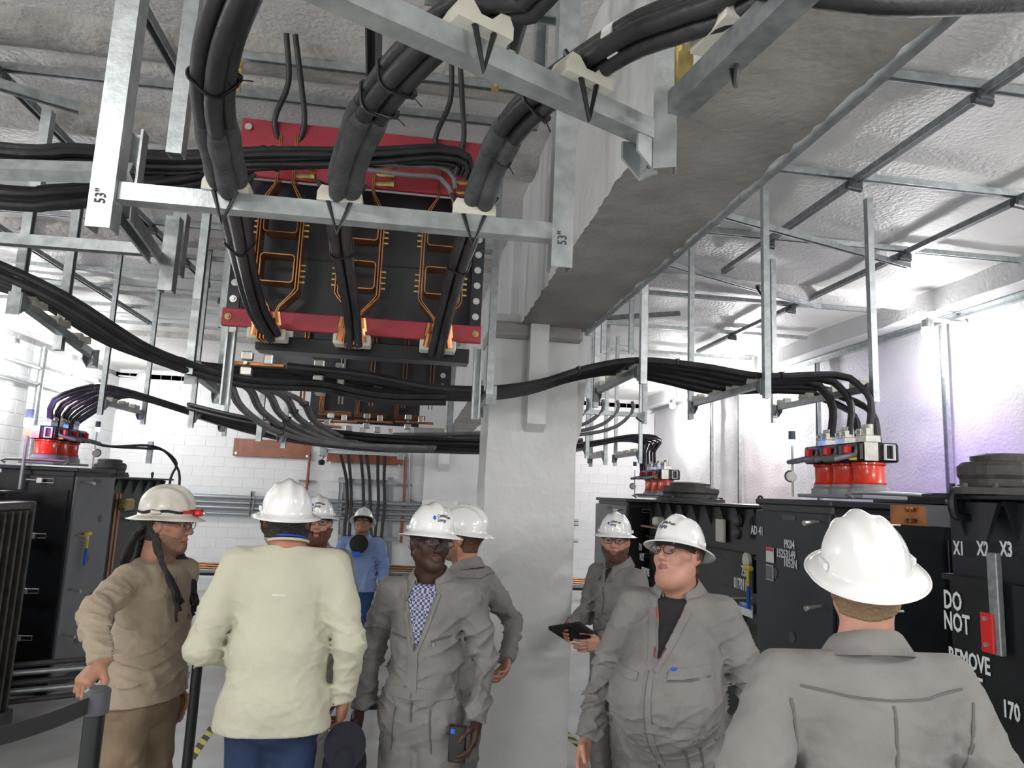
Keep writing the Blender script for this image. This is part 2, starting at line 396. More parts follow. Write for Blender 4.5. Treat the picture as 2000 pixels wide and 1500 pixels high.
# ================================================================ overhead hardware
V = Vector
def cable_bundle(path, offs, r, label, group, m='cable', e0=(0, 0, 1), ties=(), sleeves=(), name='power_cable', step=.06, n=8, drops=None, jig=.0, which=None):
    """parallel cables: each a thing of its own; ties and sleeves are parts of a cable"""
    out = []; base = spline(path, step); fr = frames(base, e0); T = len(base)
    for j, (a, b) in enumerate(offs):
        ph = rnd.uniform(0, 6.28); pts = [p+e*(a+jig*math.sin(i*.35+ph))+g*(b+jig*math.cos(i*.27+ph)) for i, (p, (t, e, g)) in enumerate(zip(base, fr))]
        c = MB().tube(pts, r, n).build(name, m, None, True); tag(c, label if which is None else label % which[j], 'cable', group); out.append(c)
        for s0, s1 in sleeves:
            i0, i1 = int(s0*T), max(int(s1*T), int(s0*T)+4)
            seg = pts[i0:i1+1]; k = len(seg)
            rr = [r*(1.32 if q in (1, 2, k-2, k-3) else 1.2) if 0 < q < k-1 else r*1.05 for q in range(k)]
            MB().tube(seg, rr, 14).build('splice_sleeve', 'sleeve', c, True)
    ra = max(math.hypot(a, b) for a, b in offs)
    hull = lambda ang: max(a*math.cos(ang)+b*math.sin(ang) for a, b in offs)+r+.003
    for s in ties:
        i = min(T-1, int(s*T)); p, (t, e, g) = base[i], fr[i]
        ring = []
        for k in range(20):
            ang = 2*math.pi*k/20; h = hull(ang); h2 = hull(ang+.01); dh = (h2-h)/.01
            ring.append(p+e*(h*math.cos(ang)-dh*math.sin(ang))+g*(h*math.sin(ang)+dh*math.cos(ang)))
        mb = MB().tube(ring, .004, 6, True); mb.box(ring[3]+t*.004, (.012, .012, .018), basis(t, e)); mb.tube([ring[3], ring[3]+(ring[3]-p).normalized()*.03], .0015, 5)
        mb.build('cable_tie', 'tie', out[0])
    return out
def saddle(c, d, up, size=(.13, .05, .035), parent=None):
    """cream cable block with a dished top; d is the cable direction"""
    c, d, up = V(c), V(d).normalized(), V(up).normalized(); s = d.cross(up).normalized(); w, l, h = size
    prof = [(-.5, 0), (-.5, .55), (-.42, 1), (-.25, .95), (-.1, .5), (.1, .5), (.25, .95), (.42, 1), (.5, .55), (.5, 0)]
    poly = [c-d*l/2+s*(x*w)+up*(z*h) for x, z in prof]
    n = len(poly); vs = poly+[p+d*l for p in poly]
    fs = [(i, (i+1) % n, n+(i+1) % n, n+i) for i in range(n)]
    for o in (0, n): fs += [(o, o+1, o+2, o+3), (o, o+3, o+4, o+9), (o+4, o+5, o+9), (o+5, o+6, o+9), (o+6, o+7, o+8, o+9)]
    return MB().add(vs, fs).build('saddle_block', 'saddle', parent)
def bracket(c, R, parent, s=.06, m='galvd'):
    """gusseted end bracket with two bolts"""
    c = V(c); mb = MB(); t = .006
    for x in (-s*.6, s*.6):
        poly = [c+R @ V((x, y, z)) for y, z in ((-s*.7, -s*1.4), (s*.7, -s*.5), (s*.7, s*.5), (-s*.7, s*.9))]
        mb.prism(poly, (0, 0, 0), R @ V((t, 0, 0)))
    mb.box(c+R @ V((0, -s*.7, -s*.3)), (s*1.3, t, s*2.4), R)
    mb.cyl(c+R @ V((0, -s*.7, -s*.9)), c+R @ V((0, -s*.7+.015, -s*.9)), .011, n=6)
    return mb.build('bracket', m, parent)
def hanger(label, posts, rail=None, saddles=(), sd=None, group=None, name='trapeze_hanger', opn=(0, 1, 0), ropn=(0, 0, 1), m='galv', wd=.041, brk=True, clips=()):
    """posts: (x, y, z0, z1); rail: two points; saddles: fractions along the rail"""
    base = V((posts[0][0], posts[0][1], posts[0][2])); t = thing(name, label, 'hanger', base, 0, group)
    L = lambda p: V(p)-base
    for x, y, z0, z1 in posts: strut(L((x, y, z0)), L((x, y, z1)), opn, 'post', m, t, wd, wd)
    if rail:
        a, b = V(rail[0]), V(rail[1]); strut(a-base, b-base, ropn, 'rail', m, t, wd, wd)
        d = (b-a).normalized(); cd = V(sd) if sd else V((0, 0, 1)).cross(d)
        for s in saddles:
            p = a.lerp(b, s)-base+V((0, 0, wd/2)); saddle(p, cd, (0, 0, 1), (.13, .055, .04), t)
        if brk:
            for e, sg in ((a, 1), (b, -1)):
                R = basis((0, 0, 1), d*sg)
                bracket(e-base+d*sg*.02-V((0, 0, .01)), R, t, .045)
    return t
def vband(p, w, h, d, parent=None, label=None):
    """black strap looped from a bundle round the rail under it: V shape"""
    p = V(p); d = V(d).normalized(); o = V((0, 0, 1)).cross(d).normalized()
    pts = [p-d*w+V((0, 0, h)), p-d*w*.45+V((0, 0, h*.25))-o*.024, p-o*.028-V((0, 0, .062)), p+d*w*.45+V((0, 0, h*.25))-o*.024, p+d*w+V((0, 0, h))]
    pts = [q+V((0, 0, 0)) for q in pts]
    back = [p+d*w*.5+V((0, 0, h*.9))+o*.02, p-d*w*.5+V((0, 0, h*.9))+o*.02]
    t = MB().tube(pts+back, .006, 6, True).build('strap', 'tie', parent)
    if label: tag(t, label, 'strap')
    return t
# ---- foreground rack A (transverse, about 1.9 m out)
YA = 1.84; zA = 2.655
hA = hanger('galvanised trapeze hanger nearest the camera carrying the three thick black cable bundles', [(-.80, YA-.01, 2.55, 4.08), (.365, YA-.01, 2.55, 4.08)], None, name='trapeze_hanger', wd=.058)
strut(V((-.77, YA, zA))-hA.location, V((.34, YA, zA))-hA.location, (0, 0, 1), 'rail', 'galv', hA, .046, .046)
M['ink'] = mat('marker_ink', (.03, .03, .04), .6)
for x in (-.80, .365):
    text('53"', Matrix.Translation(V((x, YA-.01-.031, 2.66))-hA.location) @ Matrix.Rotation(math.pi/2, 4, 'Y') @ Matrix.Rotation(math.pi/2, 4, 'X') @ Matrix.Rotation(0, 4, 'Z'), .034, 'ink', hA, 'marking', .8)
# fix orientation of the markings: they read up the post
for c in hA.children:
    if c.name.startswith('marking'):
        bpy.data.objects.remove(c)
for x in (-.80, .365):
    Rm = Matrix(((0, -1, 0), (0, 0, -1), (1, 0, 0))).to_4x4()   # glyph x -> world z, glyph y -> -x
    text('53"', Matrix.Translation(V((x+.0, YA-.01-.0305, 2.63))-hA.location) @ Rm, .036, 'ink', hA, 'marking', .8)
tops = [P(445, 372, Y=YA), P(665, 395, Y=YA), P(925, 418, Y=YA)]
paths = []
b1 = [P(530, 655, Y=3.28), P(500, 600, Y=3.1), P(478, 520, Y=2.75), P(462, 440, Y=2.2), P(447, 365, Y=YA), P(425, 260, Y=1.62), P(415, 180, Y=1.45), P(425, 90, Y=1.32), P(455, 0, Y=1.22), P(500, -90, Y=1.15), P(640, -260, Y=1.0), V((.3, .2, 3.25)), V((.6, -1.2, 3.2)), V((.65, -2.6, 3.2))]
b2 = [P(692, 670, Y=3.28), P(686, 600, Y=3.1), P(670, 500, Y=2.6), P(662, 430, Y=2.1), P(670, 375, Y=YA), P(688, 300, Y=1.68), P(725, 215, Y=1.5), P(790, 130, Y=1.36), P(870, 55, Y=1.28), P(960, 5, Y=1.22), P(1080, -60, Y=1.15), V((.38, .5, 3.05)), V((.5, -1.2, 3.1)), V((.52, -2.6, 3.1))]
b3 = [P(852, 690, Y=3.28), P(868, 620, Y=3.1), P(895, 520, Y=2.6), P(918, 450, Y=2.1), P(935, 395, Y=YA), P(965, 310, Y=1.7), P(1010, 235, Y=1.55), P(1070, 180, Y=1.46), P(1150, 125, Y=1.36), P(1250, 65, Y=1.24), P(1360, 25, Y=1.14), P(1480, -30, Y=1.05), V((.9, .55, 2.9)), V((1.6, -.3, 3.0)), V((2.2, -1.6, 3.0))]
def frac(pts, u0, u1, step=.035):
    n = [max(2, int((pts[i+1]-pts[i]).length/step)) for i in range(len(pts)-1)]; T = sum(n)+1; g_ = lambda u: (sum(n[:int(u)])+(u-int(u))*n[int(u)])/T
    return g_(u0), g_(u1)
quad = [(-.018, -.0185), (-.018, .0185), (.019, -.0185), (.019, .0185)]
for pth, sl, lb, nm in ((b1, frac(b1, 4.12, 5.45), 'left', 0), (b2, frac(b2, 4.12, 6.0), 'middle', 1), (b3, frac(b3, 4.12, 5.9), 'right', 2)):
    cable_bundle(pth, quad, .0185, 'thick black cable with dusty splice sleeve, %%s in the %s foreground bundle' % lb, '%s foreground cable bundle' % lb, 'cable', (0, -1, .3), ties=(.14, .3, sl[0]-.012, sl[1]+.02), sleeves=(sl,), step=.035, n=14, which=('far left', 'far right', 'near left', 'near right'))
for i, (p, wl) in enumerate(zip(tops, ('left', 'middle', 'right'))):
    q = V((p.x, YA, zA+.023)); saddle(q-hA.location, (0, 1, 0), (0, 0, 1), (.115, .06, .042), hA)
    vband((q.x, YA, zA+.0), .062, .085, (1, 0, 0), None, 'black strap in a V tying the %s thick bundle to the front rail' % wl)
# ---- rack B and C overhead
zB = 2.765
B0, B1 = P(600, -40, Z=zB), P(1272, 262, Z=zB)
hB = thing('overhead_support', 'heavy galvanised strut running diagonally overhead under two cream cable saddles', 'frame', B1)
strut(B0-B1, V((0, 0, 0)), (0, 0, 1), 'rail', 'galv', hB, .046, .046)
dB = (B1-B0).normalized()
strut(P(1298, 335, Y=1.44)-B1, V((P(1298, 335, Y=1.44).x, 1.44, 4.1))-B1, (.4, 1, 0), 'post', 'galv', hB, .05, .041)
bracket(V((-.03, -.01, -.045)), basis((0, 0, 1), -dB), hB, .04, 'galv')
for px, py, wl in ((932, 92, 'first'), (1135, 190, 'second')):
    p = P(px, py, Z=zB); s_ = V((0, 0, 1)).cross(dB).normalized()
    saddle(p-B1+V((0, 0, .023)), s_, (0, 0, 1), (.12, .06, .045), hB)
    vband(p+V((0, 0, .0)), .045, .085, dB, None, 'black strap looped round the diagonal overhead strut at its %s saddle' % wl)
C0, C1 = P(1600, -60, Z=zB), P(1325, 205, Z=zB)
hC = thing('overhead_support', 'dull galvanised strut at top right crossing below the beam with a brass-coloured fitting', 'frame', C1)
strut(C0-C1, V((0, 0, 0)), (0, 0, 1), 'rail', 'galvd', hC, .05, .05)
strut(P(1283, 330, Y=1.36)-C1, V((P(1283, 330, Y=1.36).x, 1.36, 4.06))-C1, (1, .3, 0), 'post', 'galvd', hC, .041, .041) if False else None
MB().bbox(P(1336, 110, Y=1.33)-C1, (.045, .012, .16), .003, Rz(.3)).build('fitting_plate', 'zinc', hC)
a_ = P(1338, 92, Y=1.33)-C1; MB().cyl(a_, a_+V((.004, -.03, 0)), .014, n=6).build('bolt', 'bolt', hC)
dC = (C1-C0).normalized(); p = P(1410, 100, Z=zB)
saddle(p-C1+V((0, 0, .025)), V((0, 0, 1)).cross(dC), (0, 0, 1), (.12, .06, .05), hC)
vband(p, .04, .08, dC, None, 'black strap looped round the dull strut at top right')
vb = P(1212, 85, Y=1.3); fr_ = (P(1250, 65, Y=1.24)-P(1150, 125, Y=1.36)).normalized()
wb = MB().tube([vb+(basis(fr_, (0, 0, 1)) @ V((.043*math.cos(k/16*6.283), .043*math.sin(k/16*6.283), 0))) for k in range(16)], .0015, 6, True)
wb = MB().lathe([(.0435, -.014), (.0448, -.014), (.0448, .014), (.0435, .014)], vb, 20, basis(fr_, (0, 0, 1))).build('tape_band', 'white_band', None, True)
tag(wb, 'white tape band round the right thick cable bundle near the overhead strut', 'tape')
lt = tag(MB().tube(spline([P(1480, -25, Y=1.0), P(1700, 5, Y=.98), P(1850, 8, Y=1.0), P(2100, -5, Y=1.05)], .05), .02, 10).build('power_cable', 'cable', None, True), 'black cable grazing the top right edge of the view', 'cable')
# ---- more verticals and ceiling struts
Lz = 4.1
hanger('tall galvanised drop strut behind the nearest left post', [(-.85, 2.4, 3.02, Lz)], None, name='drop_strut', wd=.05)
hanger('drop strut in front of the red board by the column beam', [(.42, 4.05, 2.5, Lz), ], ((.43, 4.05, 2.52), (.44, 4.85, 2.52)), (.25, .6), None, None, 'trapeze_hanger', (1, 0, 0))
hanger('long drop strut left of the copper bus panel under the big cable run', [(-1.19, 3.92, 2.49, Lz), (-1.24, 4.72, 2.44, Lz)], ((-1.19, 3.95, 2.52), (-1.24, 4.7, 2.5)), (.15, .4, .65, .88), None, None, 'trapeze_hanger', (1, 0, 0))
for lb, x, y0, y1, z, tp, nsd in (('beside the column', 1.38, 4.2, 5.3, 2.74, 3.95, 4), ('in the middle of the right bay', 2.19, 4.2, 5.4, 2.7, 4.0, 4), ('over the nearest red switch bushings', 2.93, 4.2, 5.45, 2.72, 4.0, 4)):
    hanger('trapeze hanger for the big cable run %s' % lb, [(x, y0-.02, z-.1, tp), (x, y1+.02, z-.12, tp)], ((x, y0+.02, z), (x, y1-.02, z)), [.1+.8*k/(nsd-1) for k in range(nsd)], None, None, 'trapeze_hanger', (1, 0, 0))
hanger('pair of drop struts at the left edge clamping the big cable run', [(-1.88, 3.55, 2.70, 3.42), (-1.86, 3.95, 2.58, 3.42)], ((-1.86, 3.5, 2.74), (-1.84, 4.3, 2.62)), (.2, .5, .8), None, None, 'trapeze_hanger', (1, 0, 0))
hanger('double drop strut at left holding the painted rail', [(P(325, 570, Y=2.75).x, 2.75, P(325, 570, Y=2.75).z, P(325, 425, Y=2.75).z), (P(342, 540, Y=2.85).x, 2.85, P(342, 540, Y=2.85).z, P(340, 425, Y=2.75).z+.05)], None, name='drop_strut', m='galvd', wd=.05)
a, b = P(-60, 462, Z=2.98), P(306, 490, Z=2.98)
tag(strut(a, b, (0, 0, -1), 'painted_strut', 'galv', None, .05, .05), 'horizontal strut with flaking pale paint below the left cables', 'strut')
a, b = P(238, 412, Y=2.0), P(305, 505, Y=2.75)
tag(strut(a, b, (0, 0, -1), 'brace_strut', 'galvd', None, .045, .045), 'short diagonal brace running back from the nearest left post', 'strut')
# left rail under the upper left cables
hanger('left rail with an open channel end under the upper left cable bundle', [(-1.0, 2.46, 2.90, 3.12)], ((-1.75, 2.5, 2.93), (-.99, 2.44, 2.96)), (), None, None, 'cable_rail', (0, -1, 0), (1, 0, .0), 'galv', .05, False)
def short(px0, py0, px1, py1, Z, lb, m='galv', opn=(0, 0, -1), w=.041, name='ceiling_strut'):
    return tag(strut(P(px0, py0, Z=Z), P(px1, py1, Z=Z), opn, name, m, None, w, w), lb, 'strut')
short(-20, 160, 155, 212, 3.55, 'stub strut at upper left above a short post', 'galvd')
hanger('short post hanging below the stub strut at upper left', [(P(97, 210, Z=3.55).x, P(97, 210, Z=3.55).y, 3.08, 3.53)], None, name='drop_strut')
# ceiling grid: right bay
def clampobj(p, ax, lb):
    t = MB().bbox(p, (.09, .07, .05), .01, Rz(ax)); t.cyl(V(p)+V((-.05, 0, -.02)), V(p)+V((.05, 0, -.03)), .02, n=8)
    return tag(t.build('beam_clamp', 'dkgrey'), lb, 'clamp', 'clamps where the ceiling struts cross')
for x, y0, y1, lb in ((2.71, -1, 5.95, 'long dark ceiling strut nearer the beam in the right bay'), (3.9, 0, 9.4, 'long dark ceiling strut nearer the right wall')):
    tag(strut((x, y0, 4.02), (x, y1, 4.02), (0, 0, -1), 'ceiling_strut', 'galvd', None, .045, .045), lb, 'strut')
    s_ = MB().box((x, (y0+y1)/2, 3.9985), (.024, y1-y0, .002)).build('slot_shade', 'dark_strut', None); s_.parent = None  # dark strip in place of the shade inside the slot
    tag(s_, 'shade strip in slot of ' + lb, 'strut')
for k, y in enumerate((2.95, 4.0, 5.12, 6.9, 8.3, 9.8)):
    tag(strut((1.25, y, 4.055), (5.2 if k < 3 else 4.9, y, 4.055), (0, 0, -1), 'ceiling_strut', 'galv', None, .041, .041), 'cross strut on the right bay ceiling, %s from the camera' % ('first', 'second', 'third', 'fourth', 'fifth', 'sixth')[k], 'strut')
    for x in (2.71, 3.9):
        if y < 6 or (x > 3 and y < 9): clampobj((x, y, 4.0), 0, 'dark clamp at the %s cross strut, %s, right bay ceiling' % (('first', 'second', 'third', 'fourth', 'fifth', 'sixth')[k], 'near the beam' if x < 3 else 'near the wall'))
short(1405, 418, 1775, 520, 3.98, 'slanting strut hung below the right ceiling grid, long one'); short(1270, 505, 1600, 600, 3.98, 'slanting strut hung below the right ceiling grid, farther one')
short(1500, 592, 1480, 560, 3.9, 'short stub strut beside the right hangers', 'galvd')
short(1130, 624, 1328, 612, 3.75, 'short level strut right of the column capital', 'galvd')
# edge angle along the beam and strut rail along right wall
tag(strut((1.212, -1, 3.12), (1.212, 5.0, 3.12), (1, 0, 0), 'edge_strut', 'galv', None, .024, .024), 'thin bright strut along the lower right edge of the big beam', 'strut')
tag(strut((5.2, -1, 3.83), (5.2, 15.1, 3.83), (-1, 0, 0), 'wall_rail', 'galv', None, .07, .05), 'long galvanised rail high along the right wall', 'rail')
for k, px in enumerate((1840, 1593, 1441, 1388)):
    y = P(px, 700, X=5.2).y
    tag(strut((5.22, y, .05), (5.22, y, 3.8), (-1, 0, 0), 'wall_strut', 'galv', None, .06, .045), 'vertical strut on the right wall, %s' % ('nearest one right of the nearest lamp', 'behind the nearest cable drop', 'third one along the wall', 'farthest one by the red glow')[k], 'strut')
# ceiling grid: left bay
for k, (x, y0, y1) in enumerate(((-1.3, 1.2, 9.5), (-2.25, 1.2, 7.5), (-3.6, 2, 10))):
    tag(strut((x, y0, 3.99), (x, y1, 3.99), (0, 0, -1), 'ceiling_strut', 'galvd', None, .045, .045), 'dark lengthwise strut on the left bay ceiling, %s from the beam' % ('first', 'second', 'third')[k], 'strut')
for k, y in enumerate((3.42, 3.78, 6.0, 6.9, 7.6, 8.3, 9.2, 10.2)):
    tag(strut((-5.2 if k else -.95, y, 4.03), (.6, y, 4.03), (0, 0, -1), 'ceiling_strut', 'galv', None, .041, .041), 'cross strut on the left bay ceiling, %s from the camera' % ('first', 'second', 'third', 'fourth', 'fifth', 'sixth', 'seventh', 'eighth')[k], 'strut')
    for x in (-1.3, -2.25):
        if 3.5 < y < 9: clampobj((x, y, 3.97), 0, 'dark clamp at the %s cross strut, %s, left bay ceiling' % (('first', 'second', 'third', 'fourth', 'fifth', 'sixth', 'seventh', 'eighth')[k], 'nearer the beam' if x > -2 else 'farther from the beam'))
tag(strut(P(730, 45, Y=2.55), P(730, 190, Y=3.0), (0, -1, 0), 'ceiling_strut', 'dark_strut', None, .05, .05), 'dark upright strut above the middle thick bundle', 'strut')
tag(strut(P(1000, 105, Y=2.2), P(1030, 0, Y=2.0), (0, -1, 0), 'brace_strut', 'dark_strut', None, .04, .04), 'dark slanting strut near the top centre', 'strut')
ba = hanger('ladder of short struts at top centre beside the beam', [(.36, 2.3, 3.35, Lz)], ((-.05, 2.1, 3.52), (.42, 2.12, 3.52)), (), None, None, 'ladder_hanger', (0, -1, 0), (0, 0, -1), 'galv', .05, False)
strut(V((.0, 2.05, 3.66))-ba.location, V((.45, 2.05, 3.66))-ba.location, (0, 0, -1), 'rail', 'galv', ba, .045, .045)
# ---- copper bus structure
XP = lambda px, py=520, Y=3.4: P(px, py, Y=Y).x
def bus_panel(Y, x0, x1, z0, z1, label, full=True, cxs=(), sc=1.):
    t = thing('switchboard', label, 'electrical panel', (0, Y, 0)); 
    MB().bbox(((x0+x1)/2, .16, (z0+z1)/2+.02), (x1-x0, .02, z1-z0+.06), .004).build('back_board', 'panel', t)
    if full:
        MB().bbox(((x0+x1)/2-.0, .0, 3.545), (x1-x0, .03, .29), .004).build('red_board', 'red', t)
        MB().bbox(((x0+x1)/2, .0, 2.70), (x1-x0, .03, .085), .004).build('red_bar', 'red', t)
        MB().bbox(((x0+x1)/2+.05, .1, 2.6), (x1-x0-.2, .12, .07), .004).build('lower_beam', 'black', t)
        for x in (x0+.03, x1-.03):
            MB().bbox((x, .05, (2.74+3.4)/2), (.06, .012, .66), .003).build('side_plate', 'navy', t)
            for k in range(8):
                z = 2.8+k*.08; MB().cyl((x, .044, z), (x, .038, z), .017, n=12).cyl((x, .04, z), (x, .03, z), .010, n=6).build('washer_bolt', 'bolt', t)
            MB().cyl((x, -.012, 2.7), (x, -.022, 2.7), .016, n=14).cyl((x, -.02, 2.7), (x, -.032, 2.7), .009, n=6).build('brass_bolt', 'zinc', t)
        MB().bbox(((x0+x1)/2, .148, 3.06), (x1-x0-.1, .004, .01), .001).build('board_joint', 'black', t)
        for x in (x0+.02, x1-.0): strut((x, .12, 2.3), (x, .12, 2.66), (0, -1, 0), 'support_strut', 'galv', t)
    return t
bp = bus_panel(3.4, -.915, .30, 2.75, 3.40, 'black bus panel with red boards and three copper bar frames above the group')
MB().cyl((-.88, -.02, 3.64), (-.88, -.03, 3.64), .017, n=14).build('washer_bolt', 'bolt', bp)
def flatpath(mb, pts, w, t, y):
    """thin vertical copper strip following pts (x,z), t thick, w deep in y"""
    n = len(pts); nr = []
    for i in range(n):
        a = V(pts[max(i-1, 0)]); b = V(pts[min(i+1, n-1)]); d = (b-a).normalized(); nr.append(V((-d.y, d.x)))
    vs = []
    for i, p in enumerate(pts):
        p = V(p)
        for s, yy in ((-1, y-w/2), (1, y-w/2), (1, y+w/2), (-1, y+w/2)):
            q = p+nr[i]*s*t/2; vs.append((q.x, yy, q.y))
    fs = [(i*4+k, i*4+(k+1) % 4, i*4+4+(k+1) % 4, i*4+4+k) for i in range(n-1) for k in range(4)]+[(3, 2, 1, 0), tuple((n-1)*4+k for k in range(4))]
    mb.add(vs, fs)
def bus_frame(cx, parent, side):
    for s in (-1, 1):
        for off, wd in ((0, .1), (.013, .1)):
            k = .105-off; q = .022-off*.6
            mb = MB(); flatpath(mb, [(cx+s*q, 2.60), (cx+s*q, 2.74), (cx+s*(q+.008), 2.765), (cx+s*(k-.012), 2.835), (cx+s*k, 2.855), (cx+s*k, 3.27), (cx+s*(k-.012), 3.29), (cx+s*(q+.03), 3.36), (cx+s*(q+.02), 3.38), (cx+s*(q+.02), 3.62)], wd, .005, .03)
            mb.build('copper_bar', 'copper', parent)
        for k in range(4):
            for z in (2.9+.028*k, 3.13+.028*k):
                if True:
                    MB().cyl((cx+s*.1, .02, z), (cx+s*.128, .02, z), .007, n=6).build('bar_bolt', 'zinc', parent)
    for z0, z1 in ((2.885, 3.02), (3.13, 3.27)):
        w = .078; r = .016; mb = MB(); pts = []
        for ax, az, a0 in ((w-r, z1-r, 0), (-w+r, z1-r, 90), (-w+r, z0+r, 180), (w-r, z0+r, 270)):
            for q in range(4):
                a = math.radians(a0+q*30); pts.append((cx+ax+r*math.cos(a), az+r*math.sin(a)))
        pts.append(pts[0]); flatpath(mb, pts, .1, .005, .03); mb.build('copper_loop', 'copper', parent)
    for k in range(3):
        z = 3.42+k*.05; MB().cyl((cx+.05, .0, z), (cx+.13, -.02, z), .016, n=10).cyl((cx+.12, -.018, z), (cx+.14, -.02, z), .02, n=8).build('cable_lug', 'zinc', parent)
CX = [XP(542, 520), XP(702, 520), XP(862, 540)]
for cx in CX:
    bus_frame(cx, bp, 0)
    MB().bbox((cx+.0, -.06, 2.615), (.17, .10, .05), .006).build('insulator_block', 'saddle', bp)
    for k in range(5): MB().bbox((cx-.03+.015*k, -.10, 2.63), (.006, .12, .10), .001).build('lug_plate', 'copper', bp)
    for dx in (-.05, .05):
        for dz in (0, .05): MB().cyl((cx+dx, -.12, 2.60+dz), (cx+dx*.8, -.13, 2.66+dz), .02, n=10).build('cable_lug', 'copper', bp)
# risers from the bus top to the ceiling
for cx, px in ((CX[0], 505), (CX[2], 905)):
    for s in (-1, 1):
        pth = [V((cx+.03*s, 3.42, 3.55)), V((cx+.07*s, 3.36, 3.68)), V((cx+.03*s+.02, 3.3, 3.85)), V((cx+.02*s, 3.2, 4.04))]
        tag(MB().tube(spline(pth, .04), .0135, 10).build('riser_cable', 'cable', None, True), '%s black cable rising from the %s end of the red board' % ('left' if s < 0 else 'right', 'left' if px < 600 else 'right'), 'cable', 'riser pair at the %s end of the red board' % ('left' if px < 600 else 'right'))
for px, Y in ((465, 3.25), (968, 3.1)):
    p = P(px, 150, Y=Y); t = thing('ceiling_fitting', 'yellowish zinc angle fitting high at the %s of the red board' % ('left' if px < 600 else 'right'), 'fitting', p)
    MB().bbox((0, 0, 0), (.035, .006, .16), .002).build('plate', 'zinc', t)
    for dz in (-.05, .0, .05): MB().cyl((0, -.003, dz), (0, -.018, dz), .011, n=6).build('bolt', 'bolt', t)
# upper left horizontal run to the red board
up1 = [V((-5.7, 2.5, 3.1)), V((-3.2, 2.55, 3.08)), P(-60, 300, Y=2.6), P(150, 305, Y=2.66), P(330, 318, Y=2.8), P(500, 312, Y=2.95), P(700, 308, Y=3.1), P(850, 300, Y=3.2), P(905, 315, Y=3.26), P(900, 345, Y=3.3)]
cable_bundle(up1, [(-.03, -.02), (-.03, .02), (0, -.04), (0, 0), (0, .04), (.03, -.02), (.03, .02)], .0145, 'black cable in the upper left run toward the red board, %s', 'upper left cable run', 'cable', (0, 0, 1), ties=(.35, .62), jig=.004, which=('bottom far', 'bottom near', 'middle far', 'middle', 'middle near', 'top far', 'top near'))
up2 = [V((-5.7, 2.5, 2.92)), V((-3.2, 2.55, 2.9)), P(-60, 378, Y=2.6), P(100, 385, Y=2.62), P(230, 372, Y=2.72), P(350, 355, Y=2.85), P(460, 330, Y=3.05), P(520, 300, Y=3.2), P(545, 320, Y=3.3)]
cable_bundle(up2, [(-.03, -.02), (-.03, .02), (0, -.04), (0, 0), (0, .04), (.03, 0)], .015, 'black cable in the lower left run curving up to the left lugs, %s', 'lower left cable run', 'cable', (0, 0, 1), ties=(.3,), jig=.004, which=('bottom far', 'bottom near', 'middle far', 'middle', 'middle near', 'top'))
for k, (y0, y1) in enumerate(((292, 330), (312, 345), (330, 385))):
    tag(MB().tube(spline([P(700, 305+k*12, Y=3.1), P(800, y0+12, Y=3.2), P(860, y0+10+k*4, Y=3.27), P(885, y1, Y=3.3), P(888, y1+22, Y=3.33)], .04), .012, 8).build('lug_cable', 'gcable', None, True), 'dusty cable fanning out to the right bus lugs, %s' % ('top', 'middle', 'lowest')[k], 'cable', 'cables fanning to the right bus lugs')
# panels farther back
b2_ = bus_panel(5.1, P(560, 700, Y=5.1).x, P(885, 700, Y=5.1).x, 2.62, 3.3, 'second black bus panel with upright copper pairs behind the first', False)
for px in (592, 668, 728, 792, 846):
    x = P(px, 710, Y=5.1).x
    for d in (-.012, .012): MB().bbox((x+d, .1, 2.82), (.006, .06, .6), .001).build('copper_bar', 'copper' if px != 668 else 'tinned', b2_)
for z in (2.7, 2.78): MB().cyl((P(868, 710, Y=5.1).x, .145, z), (P(868, 710, Y=5.1).x, .13, z), .02, n=12).build('washer_bolt', 'bolt', b2_)
pl = MB().prism([(P(530, 700, Y=4.6).x, 0, 2.84), (P(575, 700, Y=4.6).x, 0, 2.84), (P(615, 730, Y=4.6).x, 0, 2.72), (P(615, 730, Y=4.6).x, 0, 2.66), (P(530, 730, Y=4.6).x, 0, 2.66)], (0, 0, 0), (0, .01, 0)).build('grey_plate', 'grey_p', b2_); pl.location = (0, -.5, 0)
b3_ = bus_panel(6.9, P(600, 800, Y=6.9).x, P(820, 800, Y=6.9).x, 2.55, 3.1, 'third bus panel with stepped copper bars low behind the cables', False)
for px in (628, 698, 775):
    x = P(px, 790, Y=6.9).x
    for d in range(4):
        mb = MB(); flatpath(mb, [(x-.02+d*.012, 2.95), (x-.02+d*.012, 2.60+d*.012), (x+.28, 2.60+d*.012)], .05, .006, .05); mb.build('copper_bar', 'copper', b3_)
def lugclamp(px, py, Y, lb, cx=1.):
    p = P(px, py, Y=Y); t = thing('lug_clamp', lb, 'connector', p)
    MB().bbox((.02, 0, .0), (.30*cx, .05, .014), .003).bbox((.02, 0, -.022), (.28*cx, .05, .008), .002).build('copper_bar', 'copper', t) if False else MB().bbox((.02, 0, 0), (.30*cx, .05, .02), .003).build('copper_bar', 'copper', t)
    for z in (.045, -.045): MB().bbox((-.04, -.01, z), (.06, .06, .05), .006).build('clamp_jaw', 'tinned', t)
    MB().bbox((.08, -.01, .03), (.05, .055, .06), .006).build('clamp_jaw', 'tinned', t)
    MB().cyl((-.04, -.04, 0), (-.04, -.055, 0), .012, n=6).build('bolt', 'bolt', t)
    return t
for k, (px, py, Y) in enumerate(((497, 712, 4.25), (637, 728, 4.35), (640, 752, 4.5), (752, 765, 4.6))):
    lugclamp(px, py, Y, 'copper and tinned cable connector on the big run, %s from the left' % ('first', 'second', 'third', 'fourth')[k])
